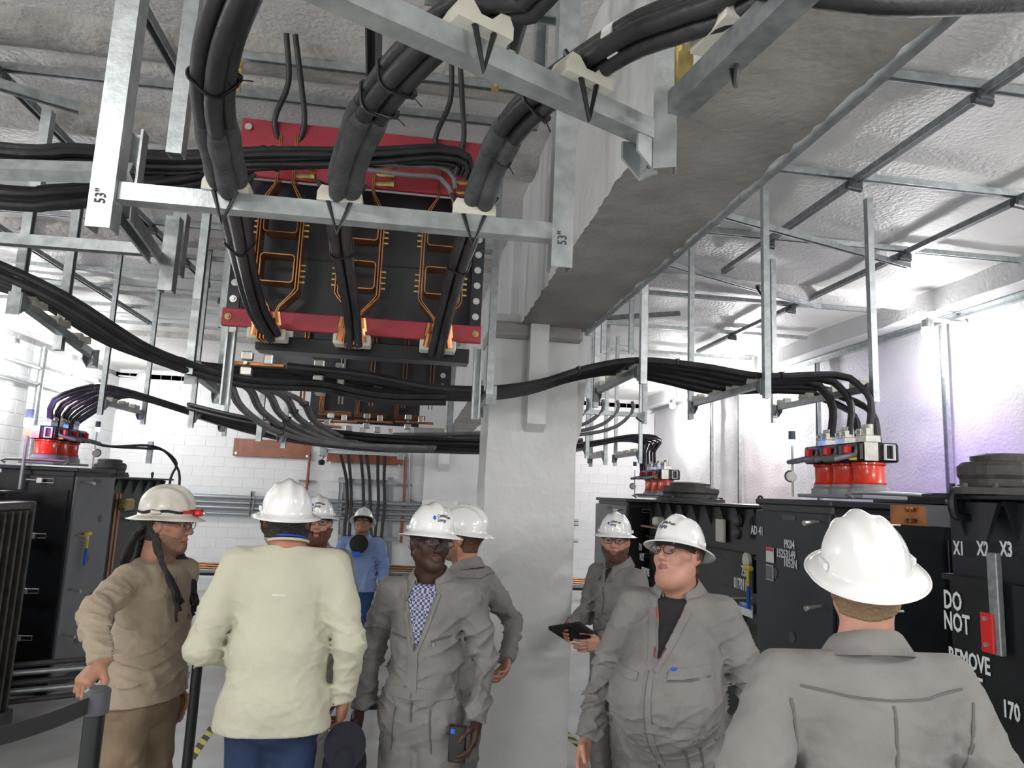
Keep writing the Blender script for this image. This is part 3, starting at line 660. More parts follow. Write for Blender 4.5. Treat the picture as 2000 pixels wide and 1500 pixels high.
for k, (px, py, Y) in enumerate(((620, 832, 6.2), (690, 848, 6.4), (745, 850, 6.6), (655, 822, 6.8), (725, 823, 6.8), (805, 825, 6.8))):
    lugclamp(px, py, Y, 'small copper cable connector on the farther run, %s of six' % ('leftmost low', 'middle low', 'right low', 'left high', 'middle high', 'right high')[k], 1.2)
# ---- big run 2: left part, middle part, right part
def flat_run(path, n, width, layers, r, label, group, **kw):
    offs = []
    for k in range(n):
        a = (k/(n-1)-.5)*width if n > 1 else 0
        for l in range(layers): offs.append((l*r*2.0, a+ (r if l % 2 else 0)))
    return cable_bundle(path, offs, r, label, group, **kw)
left = [(-5.7, 3.4, 3.12), (-4.2, 3.45, 3.1), (-2.9, 3.6, 2.98), (-2.3, 3.65, 2.92), (-1.87, 3.72, 2.80), (-1.55, 4.0, 2.62), (-1.22, 4.3, 2.55), (-.95, 4.5, 2.56), (-.6, 4.6, 2.58), (-.2, 4.62, 2.53), (.2, 4.6, 2.54)]
flat_run(left, 4, .62, 2, .019, 'black cable sweeping down from the left edge, %s', 'left half of the big overhead cable run', ties=(.3, .45), which=['%s of the %s lane' % (b_, a_) for a_ in ('farthest', 'second farthest', 'second nearest', 'nearest') for b_ in ('lower', 'upper')])
right = [(-.75, 4.55, 2.62), (-.3, 4.6, 2.60), (.1, 4.65, 2.55), (.44, 4.7, 2.56), (.75, 4.72, 2.62), (1.05, 4.74, 2.73), (1.38, 4.75, 2.80), (1.8, 4.77, 2.79), (2.19, 4.78, 2.755), (2.55, 4.79, 2.76), (2.88, 4.8, 2.80)]
rc = flat_run(right[:], 4, .78, 2, .0165, 'black cable of the big overhead run passing in front of the column', 'right half of the big overhead cable run', ties=(.4, .55, .7, .88)) if False else None
# right half: three pairs that end in the switch bushings, plus two more pairs
ylane = [4.28, 4.45, 4.62, 4.82, 5.02]
for k, yl in enumerate(ylane):
    pth = [V((x, 4.26+(yl-4.28)*(.56 if x < 1.3 else min(1, .56+(x-1.3)*.6)), z)) for x, y, z in right[:-2]]
    if k < 3:
        yb = (4.16, 4.37, 4.58)[k]; pth += [V((2.72, yl, 2.80)), V((2.84, (yl+yb)/2, 2.74)), V((2.89, yb, 2.62)), V((2.87, yb, 2.42))] if True else []
    else: pth += [V((2.6, yl, 2.79)), V((2.95, yl, 2.8)), V((3.05, yl-.05, 2.75)), V((3.1, yl-.35, 2.6)), V((3.1, yl-.42, 2.35))]
    offs = [(0, -.022), (0, .022)]
    cable_bundle(pth, offs, .0205, 'black cable crossing in front of the column, %%s of the %s pair' % ('nearest', 'second nearest', 'middle', 'second farthest', 'farthest')[k], 'right half of the big overhead cable run', 'cable', (0, 0, 1), ties=((.45, .6, .78) if k == 0 else (.52,)), n=8, which=('farther', 'nearer'))
# ---- run 3 (farther)
y3 = [7.05, 7.22, 7.39, 7.56, 7.73]
for k, yl in enumerate(y3):
    pth = [V((-3.38, 7.18+.13*k, 2.30)), V((-3.38, 7.18+.13*k, 2.44)), V((-3.30, yl, 2.62-.02*k)), V((-3.0, yl, 2.76)), V((-2.7, yl, 2.74)), V((-2.15, yl, 2.6)), V((-1.7, yl, 2.48)), V((-1.2, yl+.1, 2.40)), V((-.5, yl+.2, 2.36)), V((.25, yl+.3, 2.38)), V((1.0, yl+.6, 2.42)), V((2.0, yl+1., 2.55)), V((2.6, yl+1.2, 2.68)), V((3.0, yl+1.35, 2.68)), V((3.12, 8.95+.12*k, 2.55)), V((3.14, 8.95+.12*k, 2.28))]
    cable_bundle(pth, [(0, 0), (.03, .016)], .0165, 'black cable arching over from the left switch, %%s of the %s pair' % ('nearest', 'second nearest', 'middle', 'second farthest', 'farthest')[k], 'farther overhead cable run', 'cable', (0, 0, 1), ties=((.3, .5) if k == 0 else ()), n=7, step=.1, which=('lower', 'upper'))
# low transverse bunch between the two halves and down-curving grey loops
for k in range(5):
    pth = [V((-1.3+.05*k, 4.75, 2.60)), V((-1.24+.09*k, 4.95+.17*k, 2.58)), V((-1.2+.1*k, 5.2+.2*k, 2.45)), V((-1.0+.12*k, 5.6+.15*k, 2.32)), V((-.6+.1*k, 6.0+.1*k, 2.28)), V((.2, 6.2+.1*k, 2.3))]
    cable_bundle(pth, [(0, -.016), (0, .016)], .0155, 'grey cable looping down left of the third bus panel, %%s of the %s pair' % ('first', 'second', 'third', 'fourth', 'fifth')[k], 'grey loop cables left of the bus panels', 'gcable', (0, 0, 1), ties=(.4,), n=7, which=('far', 'near'))
    pth = [V((1.42+.14*k, 6.3, 2.82)), V((1.42+.14*k, 6.3, 2.72)), V((1.25+.13*k, 6.35, 2.60-.012*k)), V((.95+.06*k, 6.4+.03*k, 2.5-.01*k)), V((.4, 6.5+.06*k, 2.45)), V((-.2, 6.6+.06*k, 2.42))]
    cable_bundle(pth, [(0, -.016), (0, .016)], .0155, 'grey cable looping down right of the column, %%s of the %s pair' % ('first', 'second', 'third', 'fourth', 'fifth')[k], 'grey loop cables right of the column', 'gcable', (0, 0, 1), n=7, which=('far', 'near'))
hanger('trapeze hanger holding the tops of the grey loops right of the column', [(1.3, 6.3, 2.62, 4.0), (2.1, 6.3, 2.62, 4.0)], ((1.32, 6.3, 2.70), (2.08, 6.3, 2.70)), (), None, None, 'trapeze_hanger')
for lb, px, pb, Y, Y2 in (('left of the farther run near the bushings', 205, 770, 6.9, 7.9), ('in the left bay at the low end of the farther run', 372, 835, 6.8, 7.9), ('with a low bracket right of the third bus panel', 878, 862, 6.6, 7.4), ('just right of the column on the farther run', 1146, 895, 7.9, 8.9), ('farthest right one beside the far switch', 1250, 905, 8.1, 9.2), ('far one between the column and the far switch', 1182, 908, 8.6, 9.4), ('tilted pale one left of the third bus panel', 505, 862, 5.9, 6.9)):
    q = P(px, pb, Y=Y); 
    if px == 205: q = P(195, 810, Y=Y)
    hanger('trapeze hanger %s' % lb, [(q.x, Y, q.z, 4.1), (q.x+.02, Y2, q.z+.0, 4.1)], ((q.x, Y+.03, q.z+.12), (q.x, Y2-.03, q.z+.12)), (.2, .5, .8), None, None, 'trapeze_hanger', (1, 0, 0))
for lb, px, pb, Y in (('slim drop strut beside the capital', 1178, 690, 5.9), ('slim drop strut farther right of the capital', 1232, 690, 6.4), ('slim drop strut left of the copper panel', 450, 700, 4.6), ('bright drop strut below the first bus panel', 432, 640, 5.2), ('drop strut near the beam end', 1105, 690, 7.0)):
    q = P(px, pb, Y=Y); hanger(lb, [(q.x, Y, q.z, 4.1)], None, name='drop_strut')

for k in range(8):      # dense middle part of the farther run
    yl = 6.15+.1*(k//2); zz = -.035*(k % 2)
    pth = [V((-2.0, yl+.5, 2.60+zz)), V((-1.55, yl+.2, 2.50+zz)), V((-1.1, yl, 2.43+zz)), V((-.5, yl, 2.38+zz)), V((.1, yl, 2.37+zz)), V((.6, yl+.15, 2.39+zz)), V((1.2, yl+.5, 2.44+zz)), V((1.7, yl+.9, 2.50+zz))]
    cable_bundle(pth, [(0, 0)], .0175, 'black cable massed under the third bus panel, %s of the %s lane' % ('upper' if k % 2 == 0 else 'lower', ('nearest', 'second nearest', 'second farthest', 'farthest')[k//2]), 'cables massed under the third bus panel', 'cable', (0, 0, 1), n=7, step=.1)
# ================================================================ transformers, cabinets, switches
RA = Matrix(((0, 0, -1), (-1, 0, 0), (0, 1, 0))).to_4x4()     # lettering on a face that looks to -x
RB = Matrix(((1, 0, 0), (0, 0, -1), (0, 1, 0))).to_4x4()      # on a face that looks to -y
RC = Matrix(((0, 0, 1), (1, 0, 0), (0, 1, 0))).to_4x4()       # on a face that looks to +x
def latch(p, d, out, parent, L=.2):
    """draw latch: loop of rod, clamp body and a pull"""
    p, d, out = V(p), V(d), V(out); u = V((0, 0, 1)); mb = MB()
    q = p+out*.03
    mb.tube([q+u*.018, q+d*L*.5+u*.018, q+d*L*.5-u*.018, q-u*.018], .004, 6, True)
    t = mb.build('latch_loop', 'bolt', parent)
    MB().bbox(q+d*L*.58, (.05, .03, .05), .004).build('latch_body', 'tinned', t)
    MB().cyl(q+d*L*.7, q+d*L*1.15+u*.004, .006, .010, n=8).build('latch_pull', 'bolt', t)
def tpull(p, d, parent):
    p, d = V(p), V(d); MB().cyl(p, p+d*.04, .008, n=8).cyl(p+d*.035, p+d*.12-V((0, 0, .01)), .009, .016, n=8).build('pull_handle', 'tinned', parent)
def yb_handle(p, parent):
    p = V(p); MB().cyl(p, p+V((0, 0, -.12)), .012, n=10).cyl(p-V((0, .05, -.01)), p+V((0, .05, .01)), .018, n=10).build('handle_head', 'yellow', parent)
    MB().cyl(p+V((0, 0, -.12)), p+V((0, 0, -.28)), .013, n=10).build('handle_grip', 'blue', parent)
def cabinet(label, x0, x1, y0, y1, z1, side, m='black', lm=True):
    """switch cabinet; side = -1 when its aisle face looks to -x"""
    t = thing('switch_cabinet', label, 'cabinet', ((x0+x1)/2, (y0+y1)/2, 0)); cx, cy = (x0+x1)/2, (y0+y1)/2; W, D = x1-x0, y1-y0
    MB().bbox((0, 0, z1/2+.06), (W-.06, D-.06, z1-.16), .012).build('body', m, t)
    MB().bbox((0, 0, z1-.02), (W, D, .04), .008).build('lid', 'navy', t)
    fx = side*W/2
    MB().bbox((fx-side*.012, 0, z1/2+.02), (.03, D-.02, z1-.2), .006).build('door', 'navy' if side < 0 else 'grey_p', t)
    MB().bbox((0, -D/2+.012, z1/2+.02), (W-.05, .03, z1-.2), .006).build('front_plate', m, t)
    for k in range(5):
        z = z1-.12-k*.37
        if z < .3: continue
        MB().cyl((fx+side*.004, -.02+.22*D*(1 if k % 2 else -.0), z), (fx+side*.008, -.02+.22*D*(1 if k % 2 else 0), z), .035, n=16).cyl((fx+side*.006, 0, z), (fx+side*.007, 0, z), .001).build('vent_hole', 'dark_strut', t) if k else MB().bbox((fx+side*.006, 0, z), (.004, .16, .035), .002).build('vent_slot', 'dark_strut', t)
    for z in (z1-.13, z1-.62, z1-1.1, z1-1.5):
        latch((side*(W/2-.18), -D/2-.01, z), (-side, 0, 0), (0, -1, 0), t)
        tpull((side*(W/2+.0), -D/2+.12, z), (side, -.3, 0), t)
    for sx in (-1, 1):
        MB().bbox((sx*(W/2-.08), 0, .06), (.1, D-.05, .12), .01).build('skid', 'black', t)
        MB().bbox((sx*(W/2-.06), -D/2+.0, z1-.35), (.012, .04, .3), .002).build('edge_rib', m, t)
    MB().tube(spline([(-W/2+.1, -D/2-.06, z1+.02), (-W/2+.1, -D/2-.06, z1+.05), (W/2-.1, -D/2-.06, z1+.05), (W/2-.1, -D/2-.06, z1+.02)], .1), .012, 8).build('lift_rod', 'grey_p', t)
    return t
def switch(label, x, ys, zb, side, cab, lug='tinned'):
    """three pole bushing switch: red insulators on grey bases, black head, looped handles, lugs"""
    t = thing('bushing_switch', label, 'switch', (x, ys[0], zb)); o = t.location.copy()
    dy = ys[1]-ys[0]
    MB().bbox((0, dy, .012), (.3, dy*2+.3, .024), .005).build('base_plate', 'epoxy', t)
    for k, y in enumerate(ys):
        yy = y-ys[0]
        MB().lathe([(.115, .02), (.115, .06), (.1, .075), (.1, .09)], (0, yy, 0), 24).build('insulator_base', 'epoxy', t, True)
        MB().lathe([(.092, .085), (.098, .1), (.09, .115), (.09, .205), (.1, .215), (.1, .225), (.09, .23)], (0, yy, 0), 28).build('insulator', 'orange', t, True)
        MB().bbox((.01*side*-1, yy, .29), (.26, dy-.01, .12), .012).build('pole_head', 'black', t)
        hx = side*.13; mb = MB(); a = V((hx, yy-.035, .27)); 
        mb.tube([V((hx, yy-.06, .27)), V((hx+side*.14, yy-.06, .235)), V((hx+side*.14, yy+.045, .235)), V((hx, yy+.045, .27)), V((hx-side*.02, yy+.045, .33)), V((hx-side*.02, yy-.06, .33))], .016, 8, True)
        h = mb.build('loop_handle', 'grey_p', t, True)
        MB().bbox((hx+side*.02, yy-.01, .30), (.05, .04, .06), .01, Rz(0)).build('trip_button', 'redp', h)
        MB().bbox((hx+side*.01, yy-.05, .245), (.05, .02, .02), .004).build('tag_plate', 'yellow', h)
        MB().bbox((0, yy, .375), (.10, .12, .05), .006).build('lug_pad', lug, t)
        for s in (-1, 1):
            MB().cyl((0, yy+s*.0175, .38), (0, yy+s*.0175, .47), .024, n=12).bbox((side*.03, yy+s*.03, .42), (.03, .05, .05), .004).build('cable_lug', lug, t)
            MB().cyl((side*.04, yy+s*.03, .42), (side*.062, yy+s*.03, .42), .012, n=6).build('lug_bolt', 'bolt', t)
    f = MB().bbox((.0, -dy*.5-.006, .29), (.09, .01, .115), .002).build('white_plate', 'tinned', t); f.location.x = -.06
    fr = MB(); c = V((.06, -dy*.5-.012, .29))
    fr.tube([c+V((a, 0, b)) for a, b in ((-.03, -.045), (.03, -.045), (.03, .045), (-.03, .045))], .009, 6, True); fr.build('window_frame', 'white', t)
    p = V((side*.2, dy*2+.12, 0)); g = MB().cyl(p, p+V((0, 0, .36)), .008, n=8).build('lamp_post', 'tinned', t)
    MB().cyl(p+V((0, 0, .40)), p+V((0, 0, .46)), .024, n=14).build('lamp_cap', 'dkgrey', g); MB().lathe([(.018, .36), (.022, .37), (.022, .40), (.02, .405)], p, 14).build('blue_lamp', 'led_b', g)
    MB().cyl(p+V((side*.02, -.01, .14)), p+V((side*.035, -.03, .14)), .04, n=18).build('gauge', 'white', g); MB().tube([p+V((side*.037, -.032, .14))+V((.038*math.cos(a*.628), -.02*math.cos(a*.628)*0, .038*math.sin(a*.628))) for a in range(10)], .005, 6, True).build('gauge_ring', 'dkgrey', g)
    return t
def put_text(t, s, px, py, size, R4, m='letter', squash=.62, X=None, Y=None, off=.002, name='lettering', bold=.0):
    p = P(px, py, X=X, Y=Y)-t.location
    n = R4.to_3x3() @ V((0, 0, 1))
    return text(s, Matrix.Translation(p+n*off) @ R4, size, m, t, name, squash, .0008, bold=bold)
# right cabinet one with its switch
c1 = cabinet('black switch cabinet with white stencilled lot numbers, right of the far transformer', 2.45, 3.25, 3.93, 4.86, 1.98, -1)
fX = 2.448
for s, px, py, sz in (('PK04', 1543, 1064, .075), ('15253149', 1536, 1083, .075), ('1052N', 1545, 1101, .075), ('AD 41', 1480, 1037, .085), ('Sub-gas', 1482, 1020, .045)):
    if s == 'Sub-gas': continue
    put_text(c1, s, px, py, sz, RA, X=fX, off=.006, squash=.8, bold=.002)
def label(t, px0, py0, px1, py1, X, parts, off=.004):
    """enamel notice plate on a face looking to -x; parts: (fraction top, fraction bottom, material)"""
    a, b = P(px0, py0, X=X)-t.location, P(px1, py1, X=X)-t.location
    mb = MB().bbox(((a.x)-off, (a.y+b.y)/2, (a.z+b.z)/2), (.004, abs(a.y-b.y), abs(a.z-b.z)), .001).build('notice_plate', 'white', t)
    for f0, f1, m in parts:
        z0, z1 = a.z+(b.z-a.z)*f0, a.z+(b.z-a.z)*f1
        MB().box((a.x-off-.003, (a.y+b.y)/2, (z0+z1)/2), (.002, abs(a.y-b.y)*.94, abs(z1-z0)), None).build('notice_band', m, mb)
    return mb
label(c1, 1499, 1068, 1514, 1100, fX, ((.02, .25, 'redp'),), .01); label(c1, 1499, 1102, 1513, 1135, fX, ((.05, .95, 'grey_p'),), .01)
s1 = switch('red three-pole bushing switch nearest the camera on the right, white-framed window', 2.86, (4.16, 4.38, 4.60), 2.0, -1, c1)
# right transformer one (near)
def transformer(label_, x0, x1, y0, y1, z1, side, m='navy', dome=None, dome_r=.22):
    t = thing('transformer', label_, 'transformer', ((x0+x1)/2, (y0+y1)/2, 0)); W, D = x1-x0, y1-y0
    MB().bbox((0, 0, z1/2+.04), (W-.08, D-.08, z1-.12), .015).build('tank', m, t)
    MB().bbox((0, 0, z1-.012), (W+.08, D+.08, .022), .004).build('lid', 'navy', t)
    MB().bbox((0, 0, z1-.4), (W-.02, D-.02, .03), .004).build('belt_rib', m, t)
    fx = side*W/2
    for k in range(int(D/.3)):
        y = -D/2+.15+k*.3
        MB().prism([(fx-side*.04, y-.005, z1-.03), (fx+side*.02, y-.005, z1-.03), (fx-side*.04, y-.005, z1-.2)], (0, 0, 0), (0, .012, 0)).build('gusset', m, t)
    for sx in (-1, 1): MB().bbox((sx*(W/2-.12), 0, .05), (.12, D, .1), .01).build('skid', 'black', t)
    if dome:
        dx, dy = dome; r = dome_r
        MB().lathe([(r*1.2, 0), (r*1.2, .03), (r*.95, .04), (r*.95, .07), (r, .09), (r, .13), (r*.9, .15), (r*.72, .155), (r*.72, .18), (r*.6, .19)], (dx, dy, z1), 28).build('relief_dome', 'fin', t, False)
        for k in range(10):
            a = k*.628; MB().cyl((dx+r*1.1*math.cos(a), dy+r*1.1*math.sin(a), z1+.03), (dx+r*1.1*math.cos(a), dy+r*1.1*math.sin(a), z1+.05), .014, n=6).build('dome_bolt', 'fin', t)
    for s in (-1, 1):
        MB().tube(spline([(side*(W/2-.12), s*(D/2-.3), z1-.01), (side*(W/2-.12), s*(D/2-.3)-.03, z1+.06), (side*(W/2-.12), s*(D/2-.3)+.03, z1+.06), (side*(W/2-.12), s*(D/2-.3)+.0, z1-.01)], .02), .009, 8).build('lifting_eye', 'black', t, True)
    return t
dcx = P(1965, 945, Z=2.05)
t1 = transformer('dark transformer at the right edge lettered X1 X2 X3 and DO NOT REMOVE NUT', 2.62, 4.5, .9, 3.3, 2.03, -1, dome=(P(1968, 955, Y=3.0).x-3.56, 3.0-2.1), dome_r=.2)
TX = 2.64
for s, px, py, sz in (('X1', 1877, 1072, .09), ('X2', 1924, 1073, .09), ('X3', 1970, 1074, .09), ('DO', 1876, 1175, .12), ('NOT', 1884, 1218, .12), ('REMOVE', 1908, 1292, .105), ('NUT', 1912, 1338, .11), ('170', 1992, 1390, .1)):
    put_text(t1, s, px, py, sz, RA, X=TX, off=.012 if py < 1100 else .042, squash=.62, bold=.0025)
ap = P(1850, 1110, X=2.62); bp_ = P(1990, 1420, X=2.62)
MB().bbox((-.94, (ap.y+bp_.y)/2-.15-t1.location.y, 1.0), (.03, abs(ap.y-bp_.y)+.25, 1.3), .006).build('front_panel', 'black', t1)
q0, q1 = P(1942, 1080, X=2.57), P(1950, 1280, X=2.57)
MB().bbox(((q0-t1.location)+(q1-t1.location))*.5+V((0, 0, 0)), (.03, .055, abs(q0.z-q1.z)), .004).build('grey_bar', 'galvd', t1)
q = P(1929, 1236, X=2.55)-t1.location; rp_ = MB().bbox(q, (.012, .07, .17), .004).build('red_tag_plate', 'redp', t1)
for z in (.06, -.05): MB().cyl(q+V((-.005, 0, z)), q+V((-.016, 0, z)), .012, n=6).build('bolt', 'bolt', rp_)
mb = MB(); q = P(1925, 1000, X=2.6)-t1.location
mb.prism([q+V((0, -.09, .04)), q+V((0, .09, .04)), q+V((0, .015, -.13)), q+V((0, -.015, -.13))], (0, 0, 0), (-.02, 0, 0)); mb.build('lifting_gusset', 'navy', t1)
q = P(1885, 985, X=2.6)-t1.location; MB().tube(spline([q+V((.02, 0, .03)), q+V((-.06, 0, .05)), q+V((-.06, 0, -.05)), q+V((.02, 0, -.06))], .02), .02, 8).build('hook', 'black', t1, True)
a, b = P(1740, 1005, Y=3.75), P(1880, 1010, Y=3.3); d = b-a
lb_ = thing('bus_link', 'copper and grey bus link bridging cabinet and transformer behind the near helmet', 'bus bar', a)
MB().bbox(d*.28, (.012, d.length*.56, .11), .002, basis((0, 0, 1), d)).build('copper_bar', 'copper', lb_)
MB().bbox(d*.78, (.014, d.length*.5, .11), .002, basis((0, 0, 1), d)).build('grey_bar', 'grey_p', lb_)
for f in (.3, .36, .9): 
    for dz in (-.03, .03): MB().cyl(d*f+V((-.01, 0, dz)), d*f+V((-.03, 0, dz)), .013, n=6).build('bolt', 'copper' if f < .5 else 'grey_p', lb_)
rr_ = thing('cooling_block', 'black ribbed cooler block behind the nearest red switch', 'cooler', (3.5, 4.3, 0))
MB().bbox((0, 0, 1.0), (.5, .9, 1.95), .02).build('block_body', 'black', rr_)
for k in range(9): MB().bbox((-.24+.06*k, 0, 2.02), (.012, .8, .07), .003).build('fin', 'black', rr_)
# right transformer two (far) with plates and gauges
t2 = transformer('black transformer with pale gauge plate and notices behind the two bearded-side helmets', 2.62, 4.6, 5.05, 7.8, 1.93, -1, 'black', dome=(P(1350, 985, Y=6.9).x-3.61, .5), dome_r=.28)
t2['label'] = 'long black transformer with dial, warning notices and H3 H2 lettering, midway on the right'
for s, px, py, sz in (('75F', 1461, 1117, .11), ('017011', 1453, 1142, .12), ('H3', 1424, 1262, .12), ('H2', 1462, 1262, .12), ('DO', 1254, 1069, .11), ('NOT', 1257, 1089, .11), ('REMOVE', 1264, 1117, .11), ('NUT', 1262, 1141, .11)):
    put_text(t2, s, px, py, sz, RA, X=2.62, off=.03 if px > 1400 else .02, squash=.62, bold=.0025)
a, b = P(1408, 1072, X=2.62), P(1470, 1160, X=2.62)
MB().bbox((-.97, (a.y+b.y)/2-t2.location.y, (a.z+b.z)/2), (.04, abs(a.y-b.y), abs(a.z-b.z)), .006).build('hatch', 'black', t2)
a, b = P(1398, 1013, X=2.62), P(1413, 1060, X=2.62)
MB().bbox((-.98, (a.y+b.y)/2-t2.location.y, (a.z+b.z)/2), (.03, abs(a.y-b.y), abs(a.z-b.z)), .006).build('gauge_plate', 'saddle', t2)
for py in (1018, 1041):
    q = P(1444, py, X=2.6)-t2.location; MB().lathe([(.05, 0), (.05, .03), (.03, .05), (.02, .055)], q, 14, basis((-1, 0, 0), (0, 0, 1))).build('plug', 'fin', t2, True)
q = P(1461, 1094, X=2.55)-t2.location; MB().cyl(q, q+V((-.02, 0, 0)), .055, n=20).build('round_dial', 'saddle', t2)
label(t2, 1411, 1172, 1435, 1220, 2.6, ((.02, .17, 'redp'), (.4, .6, 'dkgrey')), .0); label(t2, 1444, 1175, 1470, 1208, 2.6, ((.02, .35, 'blue'),), .0)
text('DANGER', Matrix.Translation(P(1423, 1177, X=2.59)-t2.location+V((-.006, 0, 0))) @ RA, .03, 'white', t2, 'lettering', .8)
text('NOTICE', Matrix.Translation(P(1457, 1181, X=2.59)-t2.location+V((-.006, 0, 0))) @ RA, .04, 'white', t2, 'lettering', .8)
yb_handle(P(1461, 1112, X=2.52)-t2.location, t2)
for px, py in ((1432, 1228), (1458, 1228), (1440, 1318), (1466, 1318)):
    q = P(px, py, X=2.6)-t2.location; MB().lathe([(.05, 0), (.05, .04), (.03, .05), (.028, .1), (.035, .11), (.02, .14)], q, 14, basis((-1, 0, 0), (0, 0, 1))).build('bushing', 'tinned', t2, True)
MB().tube(spline([P(1440, 1325, X=2.5)-t2.location, P(1443, 1360, X=2.45)-t2.location, P(1462, 1385, X=2.5)-t2.location], .04), .008, 6).build('ground_lead', 'white', t2, True)
MB().tube(spline([P(1400, 1185, X=2.58)-t2.location, P(1412, 1170, X=2.58)-t2.location, P(1472, 1168, X=2.58)-t2.location], .04), .008, 6).build('conduit_line', 'duct', t2, True)
text('79124', Matrix.Translation(P(1424, 1102, X=2.6)-t2.location+V((-.04, 0, 0))) @ RA @ Matrix.Rotation(-1.45, 4, 'Z'), .09, 'fin', t2, 'chalk_mark', .8)
# pocket with paper and copper sheet near the far bearded man
q = P(1283, 1030, X=2.5); sh = thing('shelf_bracket', 'copper-edged shelf with a small cream box on the far transformer side', 'shelf', q)
MB().bbox((0, 0, 0), (.18, .5, .015), .003).build('shelf_board', 'copper', sh); MB().bbox((0, -.05, .06), (.1, .14, .09), .02).build('cream_box', 'saddle', sh)
c2 = cabinet('far black switch cabinet on the right with a grey door behind the bearded man', 2.45, 3.4, 7.95, 9.3, 1.93, -1)
for c in c2.children:
    if c.name.startswith('door'): c.data.materials[0] = M['grey_p']
s2 = switch('far red three-pole bushing switch on the right row', 3.12, (8.5, 8.75, 9.0), 1.95, -1, c2)
# left row
c3 = cabinet('black switch cabinet on the left with rows of draw latches', -3.72, -3.02, 7.08, 7.95, 2.0, 1)
yb_handle(P(172, 1045, X=-2.98)-c3.location, c3)
s3 = switch('red bushing switch on the left row with lit blue and red lamps', -3.38, (7.2, 7.42, 7.64), 2.02, 1, c3)
q = P(55, 825, Y=7.0)-s3.location; MB().lathe([(.0, -.05), (.03, -.045), (.035, 0), (.03, .045), (0, .05)], q, 14).build('blue_lamp', 'led_b', s3, True)
q2 = P(53, 842, Y=7.0)-s3.location; MB().lathe([(.0, -.04), (.025, -.035), (.028, 0), (.025, .035), (0, .04)], q2, 14).build('red_lamp', 'led_r', s3, True)
MB().cyl(q+V((0, .0, .04)), q+V((0, 0, .12)), .035, n=12).cyl(q+V((0, 0.02, -.6)), q+V((0, .02, -.12)), .015, n=10).build('lamp_stand', 'duct', s3)
lamp('blue_led_glow', 'POINT', q+s3.location+V((.1, -.1, 0)), 3, (.1, .3, 1), .03); lamp('red_led_glow', 'POINT', q2+s3.location+V((.1, -.12, 0)), 2, (1, .08, .05), .03)
t3 = transformer('dark green transformer tank with copper straps behind the left cabinet', -4.6, -3.1, 8.05, 9.9, 1.93, 1, 'green', dome=(.55, -.5), dome_r=.17)
a, b = P(238, 988, X=-3.05), P(225, 1110, X=-3.05)
for dy in (0, .06): MB().bbox((.75, (a.y+b.y)/2-t3.location.y+dy*1.6-.05, 1.2), (.012, .05, 1.1), .002).build('copper_strap', 'copper', t3)
q = P(246, 985, X=-3.0)-t3.location; MB().bbox(q, (.1, .25, .12), .02).build('strap_clamp', 'zinc', t3)
for k, (z, n_) in enumerate(((1.45, 1), (1.0, 1), (.5, 1))): MB().bbox((.76, -.2, z), (.02, .3, .02), .004).build('rib', 'green', t3)
# near left transformer with a bank of fins
t4 = transformer('dusty black transformer with cooling fins at the left edge', -4.9, -3.35, 4.5, 6.7, 1.78, 1, 'black')
for k in range(11):
    y = 4.62+k*.19-t4.location.y
    MB().bbox((.92, y, .98), (.26, .03, 1.45), .006).build('cooling_fin', 'fin', t4)
for z in (.3, 1.66): MB().cyl((.9, -1.1, z), (.9, 1.0, z), .04, n=12).build('header_pipe', 'fin', t4)
fb = thing('fin_radiator', 'slim grey-green radiator bank of tall fins left of the tan shirted man', 'radiator', (-3.0, 5.9, 0))
MB().bbox((0, 0, 1.68), (.12, .56, .06), .01).build('header', 'fin', fb)
for k in range(6): MB().bbox((.0+.0, -.25+k*.1, .9), (.2, .025, 1.5), .006).build('cooling_fin', 'fin', fb)
MB().bbox((0, 0, .08), (.24, .62, .16), .01).build('footing', 'fin', fb)
# low pipes on the floor behind cabinet 3 and a steel base
pr_ = thing('pipe_rack', 'stack of short horizontal pipes low behind the left cabinet', 'rack', (-2.95, 6.55, 0))
for k in range(5): MB().cyl((-.2, -.1+.05*(k % 2), .12+.07*k), (.45, .25, .12+.07*k), .022, n=10).build('pipe', 'galv' if k % 2 else 'fin', pr_)
MB().bbox((.45, .25, .22), (.06, .06, .44), .006).bbox((-.2, -.1, .22), (.06, .06, .44), .006).build('rack_post', 'black', pr_)
for k, (px, py) in enumerate(((300, 880), )): pass
# thin control cables arcing along the back left
for off in (0, .03):
    pts = [P(170, 862, Y=8.2), P(215, 872, Y=8.3), P(285, 870+off*200, Y=8.4), P(320, 880, Y=8.5), P(345, 905+off*200, Y=8.6), P(333+off*600, 935, Y=8.6), P(330+off*500, 985, Y=8.6)]
    tag(MB().tube(spline(pts, .05), .014, 7).build('control_cable', 'cable', None, True), '%s thin black control cable arcing over the left tank' % ('inner' if off else 'outer'), 'cable', 'thin control cables over the left tank')
hanger('small hanger holding the thin control cables on the left', [(P(290, 905, Y=8.45).x, 8.45, P(290, 905, Y=8.45).z, P(290, 862, Y=8.45).z)], None, name='cable_support', wd=.05)
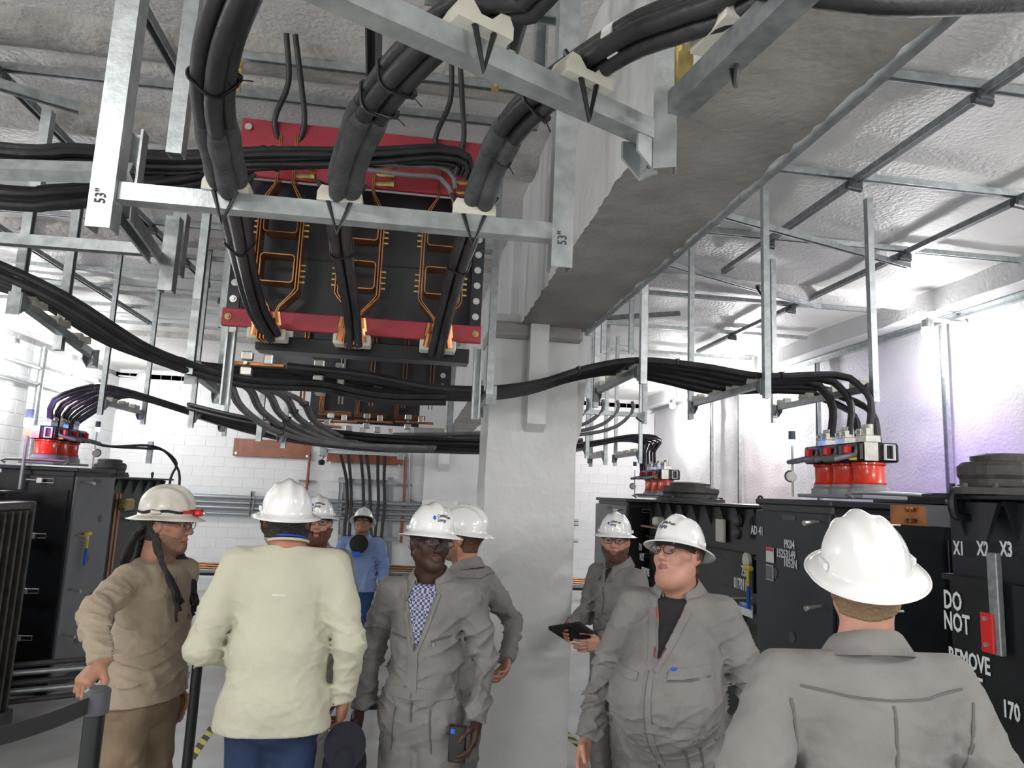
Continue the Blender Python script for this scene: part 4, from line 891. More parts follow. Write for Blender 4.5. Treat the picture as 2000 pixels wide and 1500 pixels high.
# ---- back wall fittings
YW = YB-.03
def wthing(n, lb, c, px, py, Y=YW): return thing(n, lb, c, P(px, py, Y=Y))
for lb, x0, y0, x1, y1 in (('left', 458, 855, 605, 898), ('right', 640, 880, 785, 910)):
    a, b = P(x0, y0, Y=YW-.05), P(x1, y1, Y=YW-.05); t = thing('backing_board', 'reddish brown board high on the back wall, the %s of two' % lb, 'board', (a+b)/2)
    MB().bbox((0, 0, 0), (abs(b.x-a.x), .03, abs(a.z-b.z)-.02), .005).build('board', 'brown', t)
    for sx in (-1, 1): MB().cyl((sx*(abs(b.x-a.x)/2-.06), -.015, -.12), (sx*(abs(b.x-a.x)/2-.06), -.03, -.12), .025, n=8).build('screw', 'bolt', t)
a, b = P(625, 880, Y=14.6), P(795, 888, Y=14.6); t = thing('cable_rail', 'galvanised rail with clamps under the right brown board', 'rail', a)
strut((0, 0, 0), (b.x-a.x, 0, b.z-a.z), (0, -1, 0), 'rail', 'galv', t, .08, .08)
for f in (.04, .93): MB().bbox(((b.x-a.x)*f, -.06, -.02), (.14, .08, .2), .02).build('clamp', 'galvd', t)
q = wthing('float_switch', 'small black ball on a stem hanging left of the right brown board', 'switch', 628, 903, 14.8)
MB().lathe([(0, -.06), (.05, -.05), (.07, 0), (.05, .05), (0, .06)], (0, 0, 0), 12).build('ball', 'black', q, True); MB().cyl((0, 0, .05), (.12, 0, .25), .012, n=6).build('stem', 'black', q)
for k, (px0, px1, pxb) in enumerate(((665, 677, 672), (680, 685, 682), (704, 709, 707), (716, 722, 725), (738, 738, 732), (752, 750, 745))):
    pts = [P(px0, 888, Y=14.7), P((px0+px1)/2, 910, Y=14.75), P(px1, 940, Y=14.85), P(px1+1, 985, Y=14.9), P(pxb, 1050, Y=14.9), P(pxb-3, 1150, Y=14.9), P(pxb-6, 1230, Y=14.9)]
    tag(MB().tube(spline(pts, .2), .032, 8).build('power_cable', 'cable', None, True), 'black cable descending the back wall, %s from the left' % ('first', 'second', 'third', 'fourth', 'fifth', 'sixth')[k], 'cable')
t = wthing('strut_ladder', 'grey strut ladder holding the black cables on the back wall', 'frame', 716, 1000)
for px in (667, 763):
    a, b = P(px, 932, Y=YW-.05), P(px-4, 1170, Y=YW-.05); strut(a-t.location, b-t.location, (0, -1, 0), 'upright', 'duct', t, .09, .07)
for py in (938, 1048): 
    a, b = P(660, py, Y=YW-.14), P(775, py+5, Y=YW-.14); strut(a-t.location, b-t.location, (0, -1, 0), 'crossbar', 'duct', t, .09, .07)
for k, (py, r_) in enumerate(((967, .045), (978, .03), (988, .04), (1000, .03))):
    a = P(352, py, Y=YW-.1); b = P(905, py+25, Y=YW-.1)
    tag(MB().cyl(a, (b.x, b.y, a.z), r_, n=10).build('wall_conduit', 'duct', None, True), 'horizontal grey conduit on the back wall, %s from the top' % ('first', 'second', 'third', 'fourth')[k], 'pipe')
for px in (495, 665):
    t = wthing('conduit_clamp', 'upright strut clamping the wall conduits %s' % ('by the big back-view helmet' if px == 495 else 'by the strut ladder'), 'clamp', px, 985); strut((0, -.14, -.22), (0, -.14, .26), (0, -1, 0), 'strut', 'duct', t, .08, .06)
for k, (px, y0, y1, lb) in enumerate(((601, 885, 985, 'left brown pipe descending from the left board'), (789, 885, 1060, 'long brown pipe right of the black cables'))):
    pts = [P(px+4, y0, Y=YW-.08), P(px, (y0+y1)/2, Y=YW-.08), P(px-6, y1, Y=YW-.08)]; tag(MB().tube(spline(pts, .2), .03, 8).build('brown_pipe', 'brown', None, True), lb, 'pipe')
    t = wthing('pipe_strap', 'strut clip on the %s' % lb, 'clip', px, 940 if k == 0 else 948); strut((-.17, -.05, 0), (.17, -.05, 0), (0, -1, 0), 'clip', 'galvd', t, .05, .04)
pts = [P(800, 760, Y=YW-.06), P(799, 960, Y=YW-.06), P(803, 975, Y=YW-.06), P(815, 982, Y=YW-.06), P(850, 984, Y=YW-.06)]
tag(MB().tube(spline(pts, .1), .02, 8).build('wall_conduit', 'duct', None, True), 'thin grey conduit bending into the pale wall box', 'pipe')
t = wthing('junction_box', 'pale grey wall box behind the two middle helmets', 'box', 858, 1000, YB-.45); MB().bbox((0, 0, 0), (.72, .2, .5), .03).build('box', 'wall', t)
for dx in (-.3, 0, .28): MB().cyl((dx, -.1, .26), (dx, -.13, .26), .02, n=8).build('screw', 'bolt', t)
for k, (x0, x1, py, lb) in enumerate(((355, 432, 1106, 'between the two tan shirted men'), (748, 800, 1112, 'by the blue shirted man'), (1118, 1165, 1137, 'right of the column'))):
    a, b = P(x0-30, py, Y=13.2), P(x1+30, py+3, Y=13.2); t = thing('copper_rods', 'copper rods lying on a low rack %s' % lb, 'rods', a); L_ = b.x-a.x
    for j in range(3): MB().cyl((0, j*.08, .03*j), (L_, j*.08, .03*j-.02), .018, n=8).build('rod', 'copper', t)
    MB().bbox((L_/2, .1, -.1), (L_, .4, .05), .008).build('rack_top', 'black', t)
    for f in (.1, .9): MB().bbox((L_*f, .1, (-.12-a.z)/2), (.05, .05, a.z-.12), .006).build('rack_leg', 'black', t)
for k, py in enumerate((1016, 1024, 1056)):
    a = P(1100, py, Y=YW-.1); tag(MB().cyl((a.x-.5, a.y, a.z), (3.6, a.y, a.z), .03, n=10).build('wall_conduit', 'duct', None, True), 'horizontal conduit on the back wall right of the column, %s' % ('top one', 'middle one', 'lowest one')[k], 'pipe')
t = wthing('wall_lamp', 'small unlit round fitting at the upper left of the back wall', 'fitting', 280, 738); MB().lathe([(.1, 0), (.13, -.03), (.1, -.06), (.03, -.07)], (0, -.0, 0), 16, basis((0, 1, 0), (0, 0, 1))).build('disc', 'white', t, True); MB().cyl((-.6, -.02, .02), (-.1, -.02, 0), .018, n=8).build('conduit_arm', 'white', t)
# ---- jar lamps on the walls
for k, (x, y, z, e) in enumerate(WALL_L):
    if y < 6: continue
    s = 1 if x > 0 else -1; t = thing('wall_lamp', 'glaring jar lamp high on the %s wall, %s along it' % ('right' if s > 0 else 'left', {6.13: 'first', 9.78: 'second', 12.98: 'last', 10.49: 'second', 13.2: 'last', 6.3: 'nearest', 2.6: 'nearest'}[y]), 'lamp', (x, y, z))  # nearest left lamp is out of view, added to fill the room
    MB().cyl((.0, 0, .1), (s*.42, 0, .1), .02, n=8).build('arm', 'galv', t)
    MB().lathe([(.03, .1), (.05, .09), (.055, .03), (.05, .02)], (0, 0, 0), 16).build('lamp_cap', 'galv', t, True)
    MB().lathe([(.045, .02), (.055, 0), (.055, -.05), (.04, -.075), (.012, -.085)], (0, 0, 0), 18).build('glass_jar', 'bulb', t, True)
for nm, src, tgt, e, colr in (('violet_indicator', (3.6, 4.7, 2.45), P(1815, 900, X=5.25), 130, (.45, .16, 1)), ('red_indicator', (3.7, 7.9, 2.3), P(1395, 925, X=5.25), 45, (1, .07, .06))):
    o_ = lamp(nm, 'SPOT', src, e, colr, .1, tgt); o_.data.spot_size = 1.05; o_.data.spot_blend = 1.0
# vertical pipe bundle on left wall
for k, px in enumerate((70, 155, 205)):
    y = P(px, 800, X=-5.85).y if px < 100 else 14.9
    a = P(px, 800, X=-5.85) if px < 100 else P(px, 800, Y=14.9)
    tag(MB().cyl((a.x, a.y, .1), (a.x, a.y, 3.9), .05, n=10).build('wall_conduit', 'galv', None, True), 'tall vertical conduit at the left back, %s' % ('on the left wall', 'in the corner', 'right of the corner')[k], 'pipe')
for k, z in enumerate((3.55, 3.3)):
    tag(MB().cyl((-5.85, 3, z), (-5.85, 15, z), .03, n=8).build('wall_conduit', 'galv', None, True), 'long %s conduit along the left wall' % ('upper', 'lower')[k], 'pipe')
# ---- stanchions
def stanchion(label_, x, y, top, beltto=None):
    t = thing('stanchion', label_, 'barrier post', (x, y, 0))
    MB().lathe([(.17, 0), (.175, .012), (.15, .03), (.04, .045), (.036, .05)], (0, 0, 0), 28).build('base', 'black', t, True)
    MB().cyl((0, 0, .04), (0, 0, top-.07), .033, n=18).build('pole', 'black', t, True)
    MB().lathe([(.034, top-.09), (.042, top-.085), (.042, top-.01), (.03, top), (.01, top)], (0, 0, 0), 18).build('belt_head', 'dkgrey', t, True)
    if beltto is not None:
        a, b = V((0, 0, top-.05)), V(beltto)-t.location; d = (b-a); s = V((-d.y, d.x, 0)).normalized()*.0015
        mb = MB(); n = 10; vs = []
        for i in range(n+1):
            f = i/n; p = a+d*f-V((0, 0, .012*math.sin(math.pi*f)))
            vs += [p-s+V((0, 0, .027)), p+s+V((0, 0, .027)), p+s-V((0, 0, .027)), p-s-V((0, 0, .027))]
        fs = [(i*4+k, i*4+(k+1) % 4, i*4+4+(k+1) % 4, i*4+4+k) for i in range(n) for k in range(4)]+[(3, 2, 1, 0), (n*4, n*4+1, n*4+2, n*4+3)]
        mb.add(vs, fs).build('belt', 'belt', t)
    return t
q = P(192, 1342, Y=2.78); stanchion('black barrier post under the hand of the man in tan', q.x, 2.78, q.z, P(-60, 1452, Y=2.3))
q = P(392, 1238, Y=5.1); stanchion('black barrier post between the tan and cream shirted men', q.x, 5.1, q.z, P(475, 1212, Y=5.6))
q = P(733, 1290, Y=6.6); stanchion('black barrier post behind the man in blue, partly hidden', P(745, 1120, Y=6.9).x, 6.9, 1.02)
# ================================================================ people
f32 = np.float32
class SDF:
    """smooth union of simple solids, meshed with surface nets"""
    def __init__(s): s.ops = []
    def cap(s, a, b, r1, r2=None, k=.03, fl=1.):
        """tapered capsule; fl < 1 flattens it front to back"""
        s.ops.append(('c', np.array(a, float), np.array(b, float), r1, r1 if r2 is None else r2, k, fl)); return s
    def ell(s, c, r, k=.03, R=None, sub=False):
        s.ops.append(('e', np.array(c, float), np.array(r, float), None if R is None else np.array(R, float), k, sub)); return s
    def grid(s, lo, hi, h):
        lo = np.array(lo, float); n = np.ceil((np.array(hi)-lo)/h).astype(int)+1
        ax = [lo[i]+h*np.arange(n[i]) for i in range(3)]
        D = np.full(tuple(n), .2, f32)
        for o in s.ops:
            if o[0] == 'c':
                _, a, b, r1, r2, k, fl = o; m = max(r1, r2)+k+2*h; l_, h_ = np.minimum(a, b)-m, np.maximum(a, b)+m
            else:
                _, c, r, R, k, sub = o; m = (r if R is None else np.full(3, r.max()))+k+2*h; l_, h_ = c-m, c+m
            sl = []
            for i in range(3):
                i0 = max(0, int((l_[i]-lo[i])/h)); i1 = min(n[i], int((h_[i]-lo[i])/h)+2)
                sl.append(slice(i0, max(i0, i1)))
            if any(q.stop <= q.start for q in sl): continue
            X = ax[0][sl[0]][:, None, None]; Y = ax[1][sl[1]][None, :, None]; Z = ax[2][sl[2]][None, None, :]
            if o[0] == 'c':
                px, py, pz = X-a[0], (Y-a[1])/fl, Z-a[2]; ba = b-a; ba = np.array((ba[0], ba[1]/fl, ba[2])); t = np.clip((px*ba[0]+py*ba[1]+pz*ba[2])/max(ba@ba, 1e-9), 0, 1)
                d = np.sqrt((px-ba[0]*t)**2+(py-ba[1]*t)**2+(pz-ba[2]*t)**2)-(r1+(r2-r1)*t)
            else:
                px, py, pz = X-c[0], Y-c[1], Z-c[2]
                if R is not None: px, py, pz = (R[0, i]*px+R[1, i]*py+R[2, i]*pz for i in range(3))
                k0 = np.sqrt((px/r[0])**2+(py/r[1])**2+(pz/r[2])**2); k1 = np.sqrt((px/r[0]**2)**2+(py/r[1]**2)**2+(pz/r[2]**2)**2)+1e-9
                d = k0*(k0-1)/k1
            cur = D[tuple(sl)]
            if o[0] == 'e' and sub:
                d = -d; hh = np.maximum(k-np.abs(cur-d), 0)/k; D[tuple(sl)] = np.maximum(cur, d)+hh*hh*k*.25
            else:
                hh = np.maximum(k-np.abs(cur-d), 0)/k; D[tuple(sl)] = np.minimum(cur, d)-hh*hh*k*.25
        return Grid(D, lo, h)
_lat = np.random.RandomState(11).rand(32, 32, 32).astype(f32)
def noise3(X, Y, Z):
    ix, iy, iz = np.floor(X).astype(int), np.floor(Y).astype(int), np.floor(Z).astype(int); fx, fy, fz = X-ix, Y-iy, Z-iz
    fx, fy, fz = (q*q*(3-2*q) for q in (fx, fy, fz)); L = lambda a, b, c: _lat[(ix+a) & 31, (iy+b) & 31, (iz+c) & 31]
    m = lambda p, q, t: p*(1-t)+q*t
    return m(m(m(L(0, 0, 0), L(1, 0, 0), fx), m(L(0, 1, 0), L(1, 1, 0), fx), fy), m(m(L(0, 0, 1), L(1, 0, 1), fx), m(L(0, 1, 1), L(1, 1, 1), fx), fy), fz)-.5
class Grid:
    def __init__(s, D, lo, h): s.D, s.lo, s.h = D, lo, h
    def coords(s): n = s.D.shape; return tuple((s.lo[i]+s.h*np.arange(n[i])).reshape([-1 if j == i else 1 for j in range(3)]) for i in range(3))
    def copy(s, D=None): return Grid(s.D.copy() if D is None else D, s.lo, s.h)
    def near(s, fn, band=.04):
        """add fn(x, y, z) to the field near the surface"""
        I = np.argwhere(np.abs(s.D) < band); p = s.lo+I*s.h
        s.D[I[:, 0], I[:, 1], I[:, 2]] += fn(p[:, 0], p[:, 1], p[:, 2]).astype(f32); return s
    def front(s, x, z, sgn=1):
        """y where the surface is met coming from sgn*infinity, at x, z"""
        i = int(round((x-s.lo[0])/s.h)); k = int(round((z-s.lo[2])/s.h)); n = s.D.shape
        i = min(max(i, 0), n[0]-1); k = min(max(k, 0), n[2]-1); c = s.D[i, :, k]; ins = np.where(c < 0)[0]
        if len(ins) == 0: return None
        j = ins[-1] if sgn > 0 else ins[0]; j2 = min(max(j+sgn, 0), n[1]-1)
        t = c[j]/(c[j]-c[j2]) if c[j2] != c[j] else 0
        return s.lo[1]+s.h*(j+sgn*t)
    def mesh(s):
        D = s.D; S = D < 0; n = D.shape
        cnt = np.zeros(tuple(q-1 for q in n), np.int8); C8 = [(a, b, c) for a in (0, 1) for b in (0, 1) for c in (0, 1)]
        v = lambda A, o: A[o[0]:n[0]-1+o[0], o[1]:n[1]-1+o[1], o[2]:n[2]-1+o[2]]
        for o in C8: cnt += v(S, o)
        act = (cnt > 0) & (cnt < 8); I = np.argwhere(act); idx = np.full(act.shape, -1, np.int64); idx[act] = np.arange(len(I))
        val = {o: D[I[:, 0]+o[0], I[:, 1]+o[1], I[:, 2]+o[2]] for o in C8}
        acc = np.zeros((len(I), 3)); num = np.zeros(len(I))
        for o in C8:
            for a in range(3):
                if o[a]: continue
                o2 = tuple(1 if q == a else o[q] for q in range(3)); da, db = val[o], val[o2]; cr = (da < 0) != (db < 0); t = np.where(cr, da/np.where(cr, da-db, 1), 0)
                p = np.array(o, float)[None, :].repeat(len(I), 0); p[:, a] += t; acc[cr] += p[cr]; num[cr] += 1
        P_ = s.lo+(I+acc/num[:, None])*s.h; F_ = []
        for a in range(3):
            b, c = (a+1) % 3, (a+2) % 3; sl0 = [slice(1, -1)]*3; sl1 = [slice(1, -1)]*3; sl0[a] = slice(0, n[a]-1); sl1[a] = slice(1, n[a])
            s0, s1 = S[tuple(sl0)], S[tuple(sl1)]; E = np.argwhere(s0 != s1); sg = s0[E[:, 0], E[:, 1], E[:, 2]]
            E = E.copy(); 
            for q in range(3):
                if q != a: E[:, q] += 1
            def at(db, dc):
                J = E.copy(); J[:, b] += db; J[:, c] += dc; return idx[J[:, 0], J[:, 1], J[:, 2]]
            q = np.stack((at(-1, -1), at(0, -1), at(0, 0), at(-1, 0)), 1); q[~sg] = q[~sg][:, ::-1]; F_.append(q[(q >= 0).all(1)])
        return P_, np.concatenate(F_)
def np_mesh(name, parts, m, parent):
    """parts: list of (verts, quads); one mesh object"""
    vs, fs, o = [], [], 0
    for v, f in parts: vs.append(v); fs.append(f+o); o += len(v)
    v = np.concatenate(vs); f = np.concatenate(fs); me = bpy.data.meshes.new(name)
    me.vertices.add(len(v)); me.vertices.foreach_set('co', v.astype(f32).ravel()); me.loops.add(len(f)*4); me.loops.foreach_set('vertex_index', f.astype(np.int32).ravel())
    me.polygons.add(len(f)); me.polygons.foreach_set('loop_start', np.arange(0, len(f)*4, 4, dtype=np.int32)); me.update(calc_edges=True); me.validate()
    return link(me, name, m, parent, True)
def xf(M4, v): M4 = np.array(M4); return v @ M4[:3, :3].T+M4[:3, 3]
def skin(name, col): return mat(name, col, .5, var=.18, vs_=14, bump=.12, bs=120, spec=.35, bdist=.004)
SK = {'light': skin('fair_skin', (.52, .27, .2)), 'tan': skin('tan_skin', (.36, .18, .115)), 'brown': skin('brown_skin', (.22, .105, .065)), 'dark': skin('dark_skin', (.055, .026, .018)), 'med': skin('warm_skin', (.43, .2, .13))}
M['eye_w'] = mat('eye_white', (.36, .34, .32), .2); M['eye_d'] = mat('iris_dark', (.03, .015, .01), .15)
M['hair_k'] = mat('black_hair', (.012, .011, .011), .55, bump=.8, bs=90); M['hair_b'] = mat('brown_hair', (.10, .045, .02), .6, bump=.8, bs=90); M['hair_r'] = mat('auburn_beard', (.16, .055, .025), .65, bump=.9, bs=120); M['hair_g'] = mat('sandy_hair', (.22, .14, .08), .6, bump=.7, bs=90); M['stub'] = mat('short_stubble', (.22, .115, .08), .8, var=.2, vs_=60)
M['lip_dk'] = mat('dark_lip_skin', (.085, .033, .03), .4); M['lip'] = mat('lip_skin', (.28, .1, .085), .4); M['mouth'] = mat('mouth_dark', (.03, .01, .01), .5)
M['hat'] = mat('white_hard_hat', (.82, .82, .81), .16, coat=.5); M['hat_d'] = mat('scuffed_hard_hat', (.66, .64, .58), .3, col2=(.45, .42, .36), vs_=9, coat=.2); M['hat_in'] = mat('hat_lining', (.015, .015, .015), .7)
M['logo_b'] = mat('logo_blue', (.01, .12, .6), .4); M['logo_k'] = mat('logo_black', (.02, .025, .05), .4)
lens = mat('clear_lens', (.25, .27, .3), .03, alpha=.14, spec=1.); M['lens'] = lens; M['frame'] = mat('glasses_frame', (.02, .015, .015), .25)
def cloth(name, col, var=.12): return mat(name, col, .85, var=var, vs_=7, bump=.5, bs=18, bdist=.018)
M['cover'] = cloth('grey_coverall_twill', (.215, .208, .20), .18); M['cover_s'] = mat('coverall_seam', (.11, .105, .10), .9)
M['tan'] = cloth('tan_shirt_cloth', (.33, .27, .2)); M['tanp'] = cloth('brown_work_trousers', (.2, .145, .09), .3); M['cream'] = cloth('cream_shirt_cloth', (.5, .49, .385), .06)
M['jean'] = cloth('dark_blue_denim', (.012, .03, .085), .3); M['bshirt'] = cloth('light_blue_shirt', (.25, .36, .64), .12); M['jean2'] = cloth('mid_blue_denim', (.02, .07, .2), .3)
M['boot'] = mat('brown_boot_leather', (.1, .06, .03), .6, var=.3, vs_=20); M['blk'] = cloth('black_knit', (.015, .015, .018)); M['polo'] = cloth('royal_blue_shirt', (.02, .06, .5)); M['redl'] = mat('red_lanyard', (.5, .02, .02), .6)
def plaidmat():
    m = mat('blue_white_check', (.6, .62, .7), .8); nt = m.node_tree; b = nt.nodes['Principled BSDF']; tc = nt.nodes.new('ShaderNodeTexCoord'); ch = nt.nodes.new('ShaderNodeTexChecker'); ch.inputs['Scale'].default_value = 85
    ch.inputs[1].default_value = (.42, .44, .52, 1); ch.inputs[2].default_value = (.05, .06, .16, 1); nt.links.new(tc.outputs['Object'], ch.inputs[0]); nt.links.new(ch.outputs[0], b.inputs['Base Color']); return m
M['plaid'] = plaidmat()
def rot(yaw=0, pitch=0, roll=0):
    """yaw: turn to the left; pitch: look up; roll: tip to the right shoulder"""
    return Matrix.Rotation(math.radians(yaw), 4, 'Z') @ Matrix.Rotation(math.radians(pitch), 4, 'X') @ Matrix.Rotation(math.radians(roll), 4, 'Y')
def head_sdf(neck_end, wide=1., jowl=0., nose=1., mouth=0.):
    s = SDF(); W = wide
    s.ell((0, -.018, .035), (.077*W, .097, .086), .03).ell((0, .025, -.03), (.063*W, .066, .085), .03)
    for q in (-1, 1):
        s.cap((q*.05*W, .0, -.06), (q*.012, .066, -.1), .024+jowl*.4, .018+jowl*.3, .03); s.ell((q*.037*W, .066, -.03), (.023, .018, .022), .025); s.cap((q*.066*W, .03, -.012), (q*.035, .072, -.014), .009, .009, .02)
    s.ell((0, .078, -.1), (.02, .016, .016), .02); s.cap((-.034, .08, .025), (.034, .08, .025), .0105, None, .018); s.ell((0, .058, .055), (.052, .03, .04), .03)
    if jowl: s.ell((0, .02, -.1), (.06+jowl, .06, .035+jowl*.5), .03); s.ell((0, .045, -.115), (.04+jowl, .04, .03), .03)
    for q in (-1, 1): s.ell((q*.031, .094, .001), (.016, .014, .011), .014, None, True)
    s.cap((0, .086, .014), (0, .109*nose, -.03), .0075, .0125, .012); 
    for q in (-1, 1): s.ell((q*.0125, .098, -.036), (.009, .011, .008), .008)
    s.cap((0, .088, -.045), (0, .09, -.058), .007, .007, .012)
    s.ell((0, .088, -.0625), (.025, .0125, .007), .008).ell((0, .086, -.0745-mouth), (.021, .0125, .008), .008); s.ell((0, .1, -.0685-mouth*.5), (.022, .012, .0022+mouth*.45), .004, None, True)
    for q in (-1, 1):
        for a in (-1, 0, 1): pass
        s.cap((q*.0325-.009, .0865, .0085), (q*.0325+.009, .0865, .0085), .005, None, .006); s.cap((q*.0325-.008, .0855, -.0095), (q*.0325+.008, .0855, -.0095), .0045, None, .006)
        s.ell((q*.079*W, -.008, -.008), (.009, .02, .032), .010, np.array(Matrix.Rotation(q*.3, 3, 'Z'))); s.ell((q*.087*W, -.002, -.006), (.006, .011, .018), .006, None, True)
    s.cap((0, -.02, -.06), neck_end, .054*W+jowl*.2, .064*W+jowl*.3, .035); s.cap(neck_end, V(neck_end)-V((0, 0, .04)), .05, .045, .03)
    return s
def hand_mesh(M4, side, curl=.35, spread=.06, thumb=.5, sc=1., fist=None, stub=.07):
    """local frame: wrist at origin, fingers along -z, palm faces +y, thumb towards side*x"""
    s = SDF(); s.cap((0, 0, stub), (0, 0, -.01), .025, .027, .02, .8)
    s.cap((-.024, 0, -.035), (-.026, 0, -.075), .016, .0145, .02).cap((.024, 0, -.03), (.024, 0, -.078), .016, .0145, .02).cap((0, 0, -.02), (0, 0, -.078), .018, .015, .02)
    L = [(.042, .026, .022), (.047, .030, .023), (.043, .028, .022), (.034, .021, .019)]
    for i in range(4):
        x = side*(.030-.0195*i); p = V((x, .001, -.082+(.0 if i in (1, 2) else .004))); a = 0; sp = side*spread*(1.2-i*.8)
        for j in range(3):
            a += curl*(1.0, 1.25, .8)[j]*(1 if fist is None else fist[i]); d = V((math.sin(sp)*math.cos(a), math.sin(a), -math.cos(a)*math.cos(sp))); q = p+d*L[i][j]; s.cap(p, q, .0092-.0008*j, .0086-.0008*j, .004); p = q
    p = V((side*.024, .006, -.022)); d1 = V((side*.75, .35+thumb*.3, -.6)).normalized(); q = p+d1*.045; s.cap(p, q, .015, .0125, .012)
    d2 = V((side*.35*(1-thumb), .3+thumb*.5, -.85)).normalized(); r = q+d2*.034; s.cap(q, r, .0115, .010, .006); s.cap(r, r+V((side*-.1, .45, -.8)).normalized()*.026, .0098, .0085, .005)
    g = s.grid((-.11, -.05, -.215), (.11, .12, .09), .0042); v, f = g.mesh(); return xf(M4 @ Matrix.Scale(sc, 4), v), f
def hat(parent, M4, scuffed=False, logo=True, name='hard_hat', headlamp=False, sz=1.):
    """full brim hard hat; built in head space, brim plane tipped slightly"""
    M5 = M4 @ Matrix.Translation((0, -.006, .040)) @ Matrix.Rotation(math.radians(4), 4, 'X') @ Matrix.Scale(sz, 4)
    NA, NP = 64, 16; A, B, Hh = .099, .120, .120
    def dome(az, el):
        ca, sa = math.cos(az), math.sin(az); ce_, se = math.cos(el), math.sin(el); c = abs(ce_)**.86; p = V((A*c*ca, B*c*sa, Hh*se))
        x = p.x; top = max(0, se-.12)/.88; rid = .0125*math.exp(-(x/.017)**2)*min(1, top*2.2)
        rid += .006*(math.exp(-((abs(x)-.048)/.009)**2))*min(1, top*2)*(1 if se < .93 else .3)
        n = V((ca/A, sa/B*1, 0)).normalized()*ce_+V((0, 0, se)); return p+n.normalized()*rid
    vs = []; fs = []; ring = []
    for j in range(NP): 
        el = math.pi/2*j/NP; ring.append([dome(2*math.pi*i/NA, el) for i in range(NA)])
    br = []
    for t in (0, .12, .5, 1.0):
        row = []
        for i in range(NA):
            az = 2*math.pi*i/NA; w_ = .033+.010*abs(math.sin(az)); d = V((math.cos(az), math.sin(az), 0)); p = dome(az, 0); row.append(p+V((d.x*w_*t, d.y*w_*t, -.004-.016*t*(1+.5*max(0, math.sin(az))))))
        br.append(row)
    rows = br[::-1]+ring[1:]; n = len(rows)
    vs = [M5 @ p for r_ in rows for p in r_]; top = len(vs); vs.append(M5 @ V((0, 0, Hh+.0125)))
    fs = [(j*NA+i, j*NA+(i+1) % NA, (j+1)*NA+(i+1) % NA, (j+1)*NA+i) for j in range(n-1) for i in range(NA)]+[((n-1)*NA+i, (n-1)*NA+(i+1) % NA, top) for i in range(NA)]
    me = bpy.data.meshes.new(name); me.from_pydata(vs, [], fs); o = link(me, name, 'hat_d' if scuffed else 'hat', parent, True)
    so = o.modifiers.new('s', 'SOLIDIFY'); so.thickness = .003; so.offset = -1
    dg = bpy.context.evaluated_depsgraph_get(); dg.update(); me2 = bpy.data.meshes.new_from_object(o.evaluated_get(dg)); o.modifiers.clear(); o.data = me2; me2.name = name
    # rim bead, slots, inner band
    MB().tube([M5 @ p for p in br[3]], .0028, 6, True).build('brim_bead', 'hat_d' if scuffed else 'hat', o, True)
    lin = []; 
    for z, k in ((-.03, .9), (.0, .93), (.03, .88)): lin.append([M5 @ V((A*k*math.cos(2*math.pi*i/NA), B*k*math.sin(2*math.pi*i/NA), z-.002)) for i in range(NA)])
    v = [p for r_ in lin for p in r_]; MB().add(v, [(j*NA+i, j*NA+(i+1) % NA, (j+1)*NA+(i+1) % NA, (j+1)*NA+i) for j in range(2) for i in range(NA)]).build('headband', 'hat_in', o, True)
    for sx in (-1, 1): MB().bbox(M5 @ V((sx*(A+.004), -.01, .012)), (.012, .045, .02), .004, M5.to_3x3().normalized()).build('slot_boss', 'hat_d' if scuffed else 'hat', o)
    if logo:
        def mp(co, ax=.0, ez=.052):
            R_ = .125; az = math.pi/2+(co.x+ax)/R_; el = math.asin(min(.98, (ez+co.y)/Hh)); 
            p = dome(az, el); q = V((p.x/A**2, p.y/B**2, p.z/Hh**2)).normalized(); return M5 @ (p+q*(.0012+co.z))
        text('CenterPoint', None, .0175, 'logo_k', o, 'logo_lettering', 1., .0003, lambda c: mp(c, .012, .060), bold=.0004)
        text('Energy', None, .0175, 'logo_k', o, 'logo_lettering', 1., .0003, lambda c: mp(c, -.006, .044), bold=.0004)
        ds = [mp(V((.009*math.cos(a/14*6.283), .009*math.sin(a/14*6.283), .0004)), -.047, .054) for a in range(14)]
        MB().add([mp(V((0, 0, .0004)), -.047, .054)]+ds, [(0, i+1, (i+1) % 14+1) for i in range(14)]).build('logo_dot', 'logo_b', o)
    if headlamp:
        pts = [M5 @ (V(((A+.004)*math.cos(a/40*6.283), (B+.004)*math.sin(a/40*6.283), .012+.004*math.sin(a)))) for a in range(40)]
        MB().tube(pts, .010, 6, True, .35).build('lamp_strap', 'hat_in', o, True)
        MB().tube([M5 @ V(((A+.008)*math.cos(a), (B+.008)*math.sin(a), .012)) for a in [1.57-.75+.15*i for i in range(11)]], .011, 6, False, .5).build('lamp_band', 'redp', o, True)
        MB().bbox(M5 @ V((0, B+.018, .008)), (.06, .04, .032), .01, M5.to_3x3().normalized()).build('headlamp', 'redp', o); MB().cyl(M5 @ V((0, B+.038, .006)), M5 @ V((0, B+.044, .006)), .012, n=14).build('headlamp_glass', 'bolt', o)
    return o
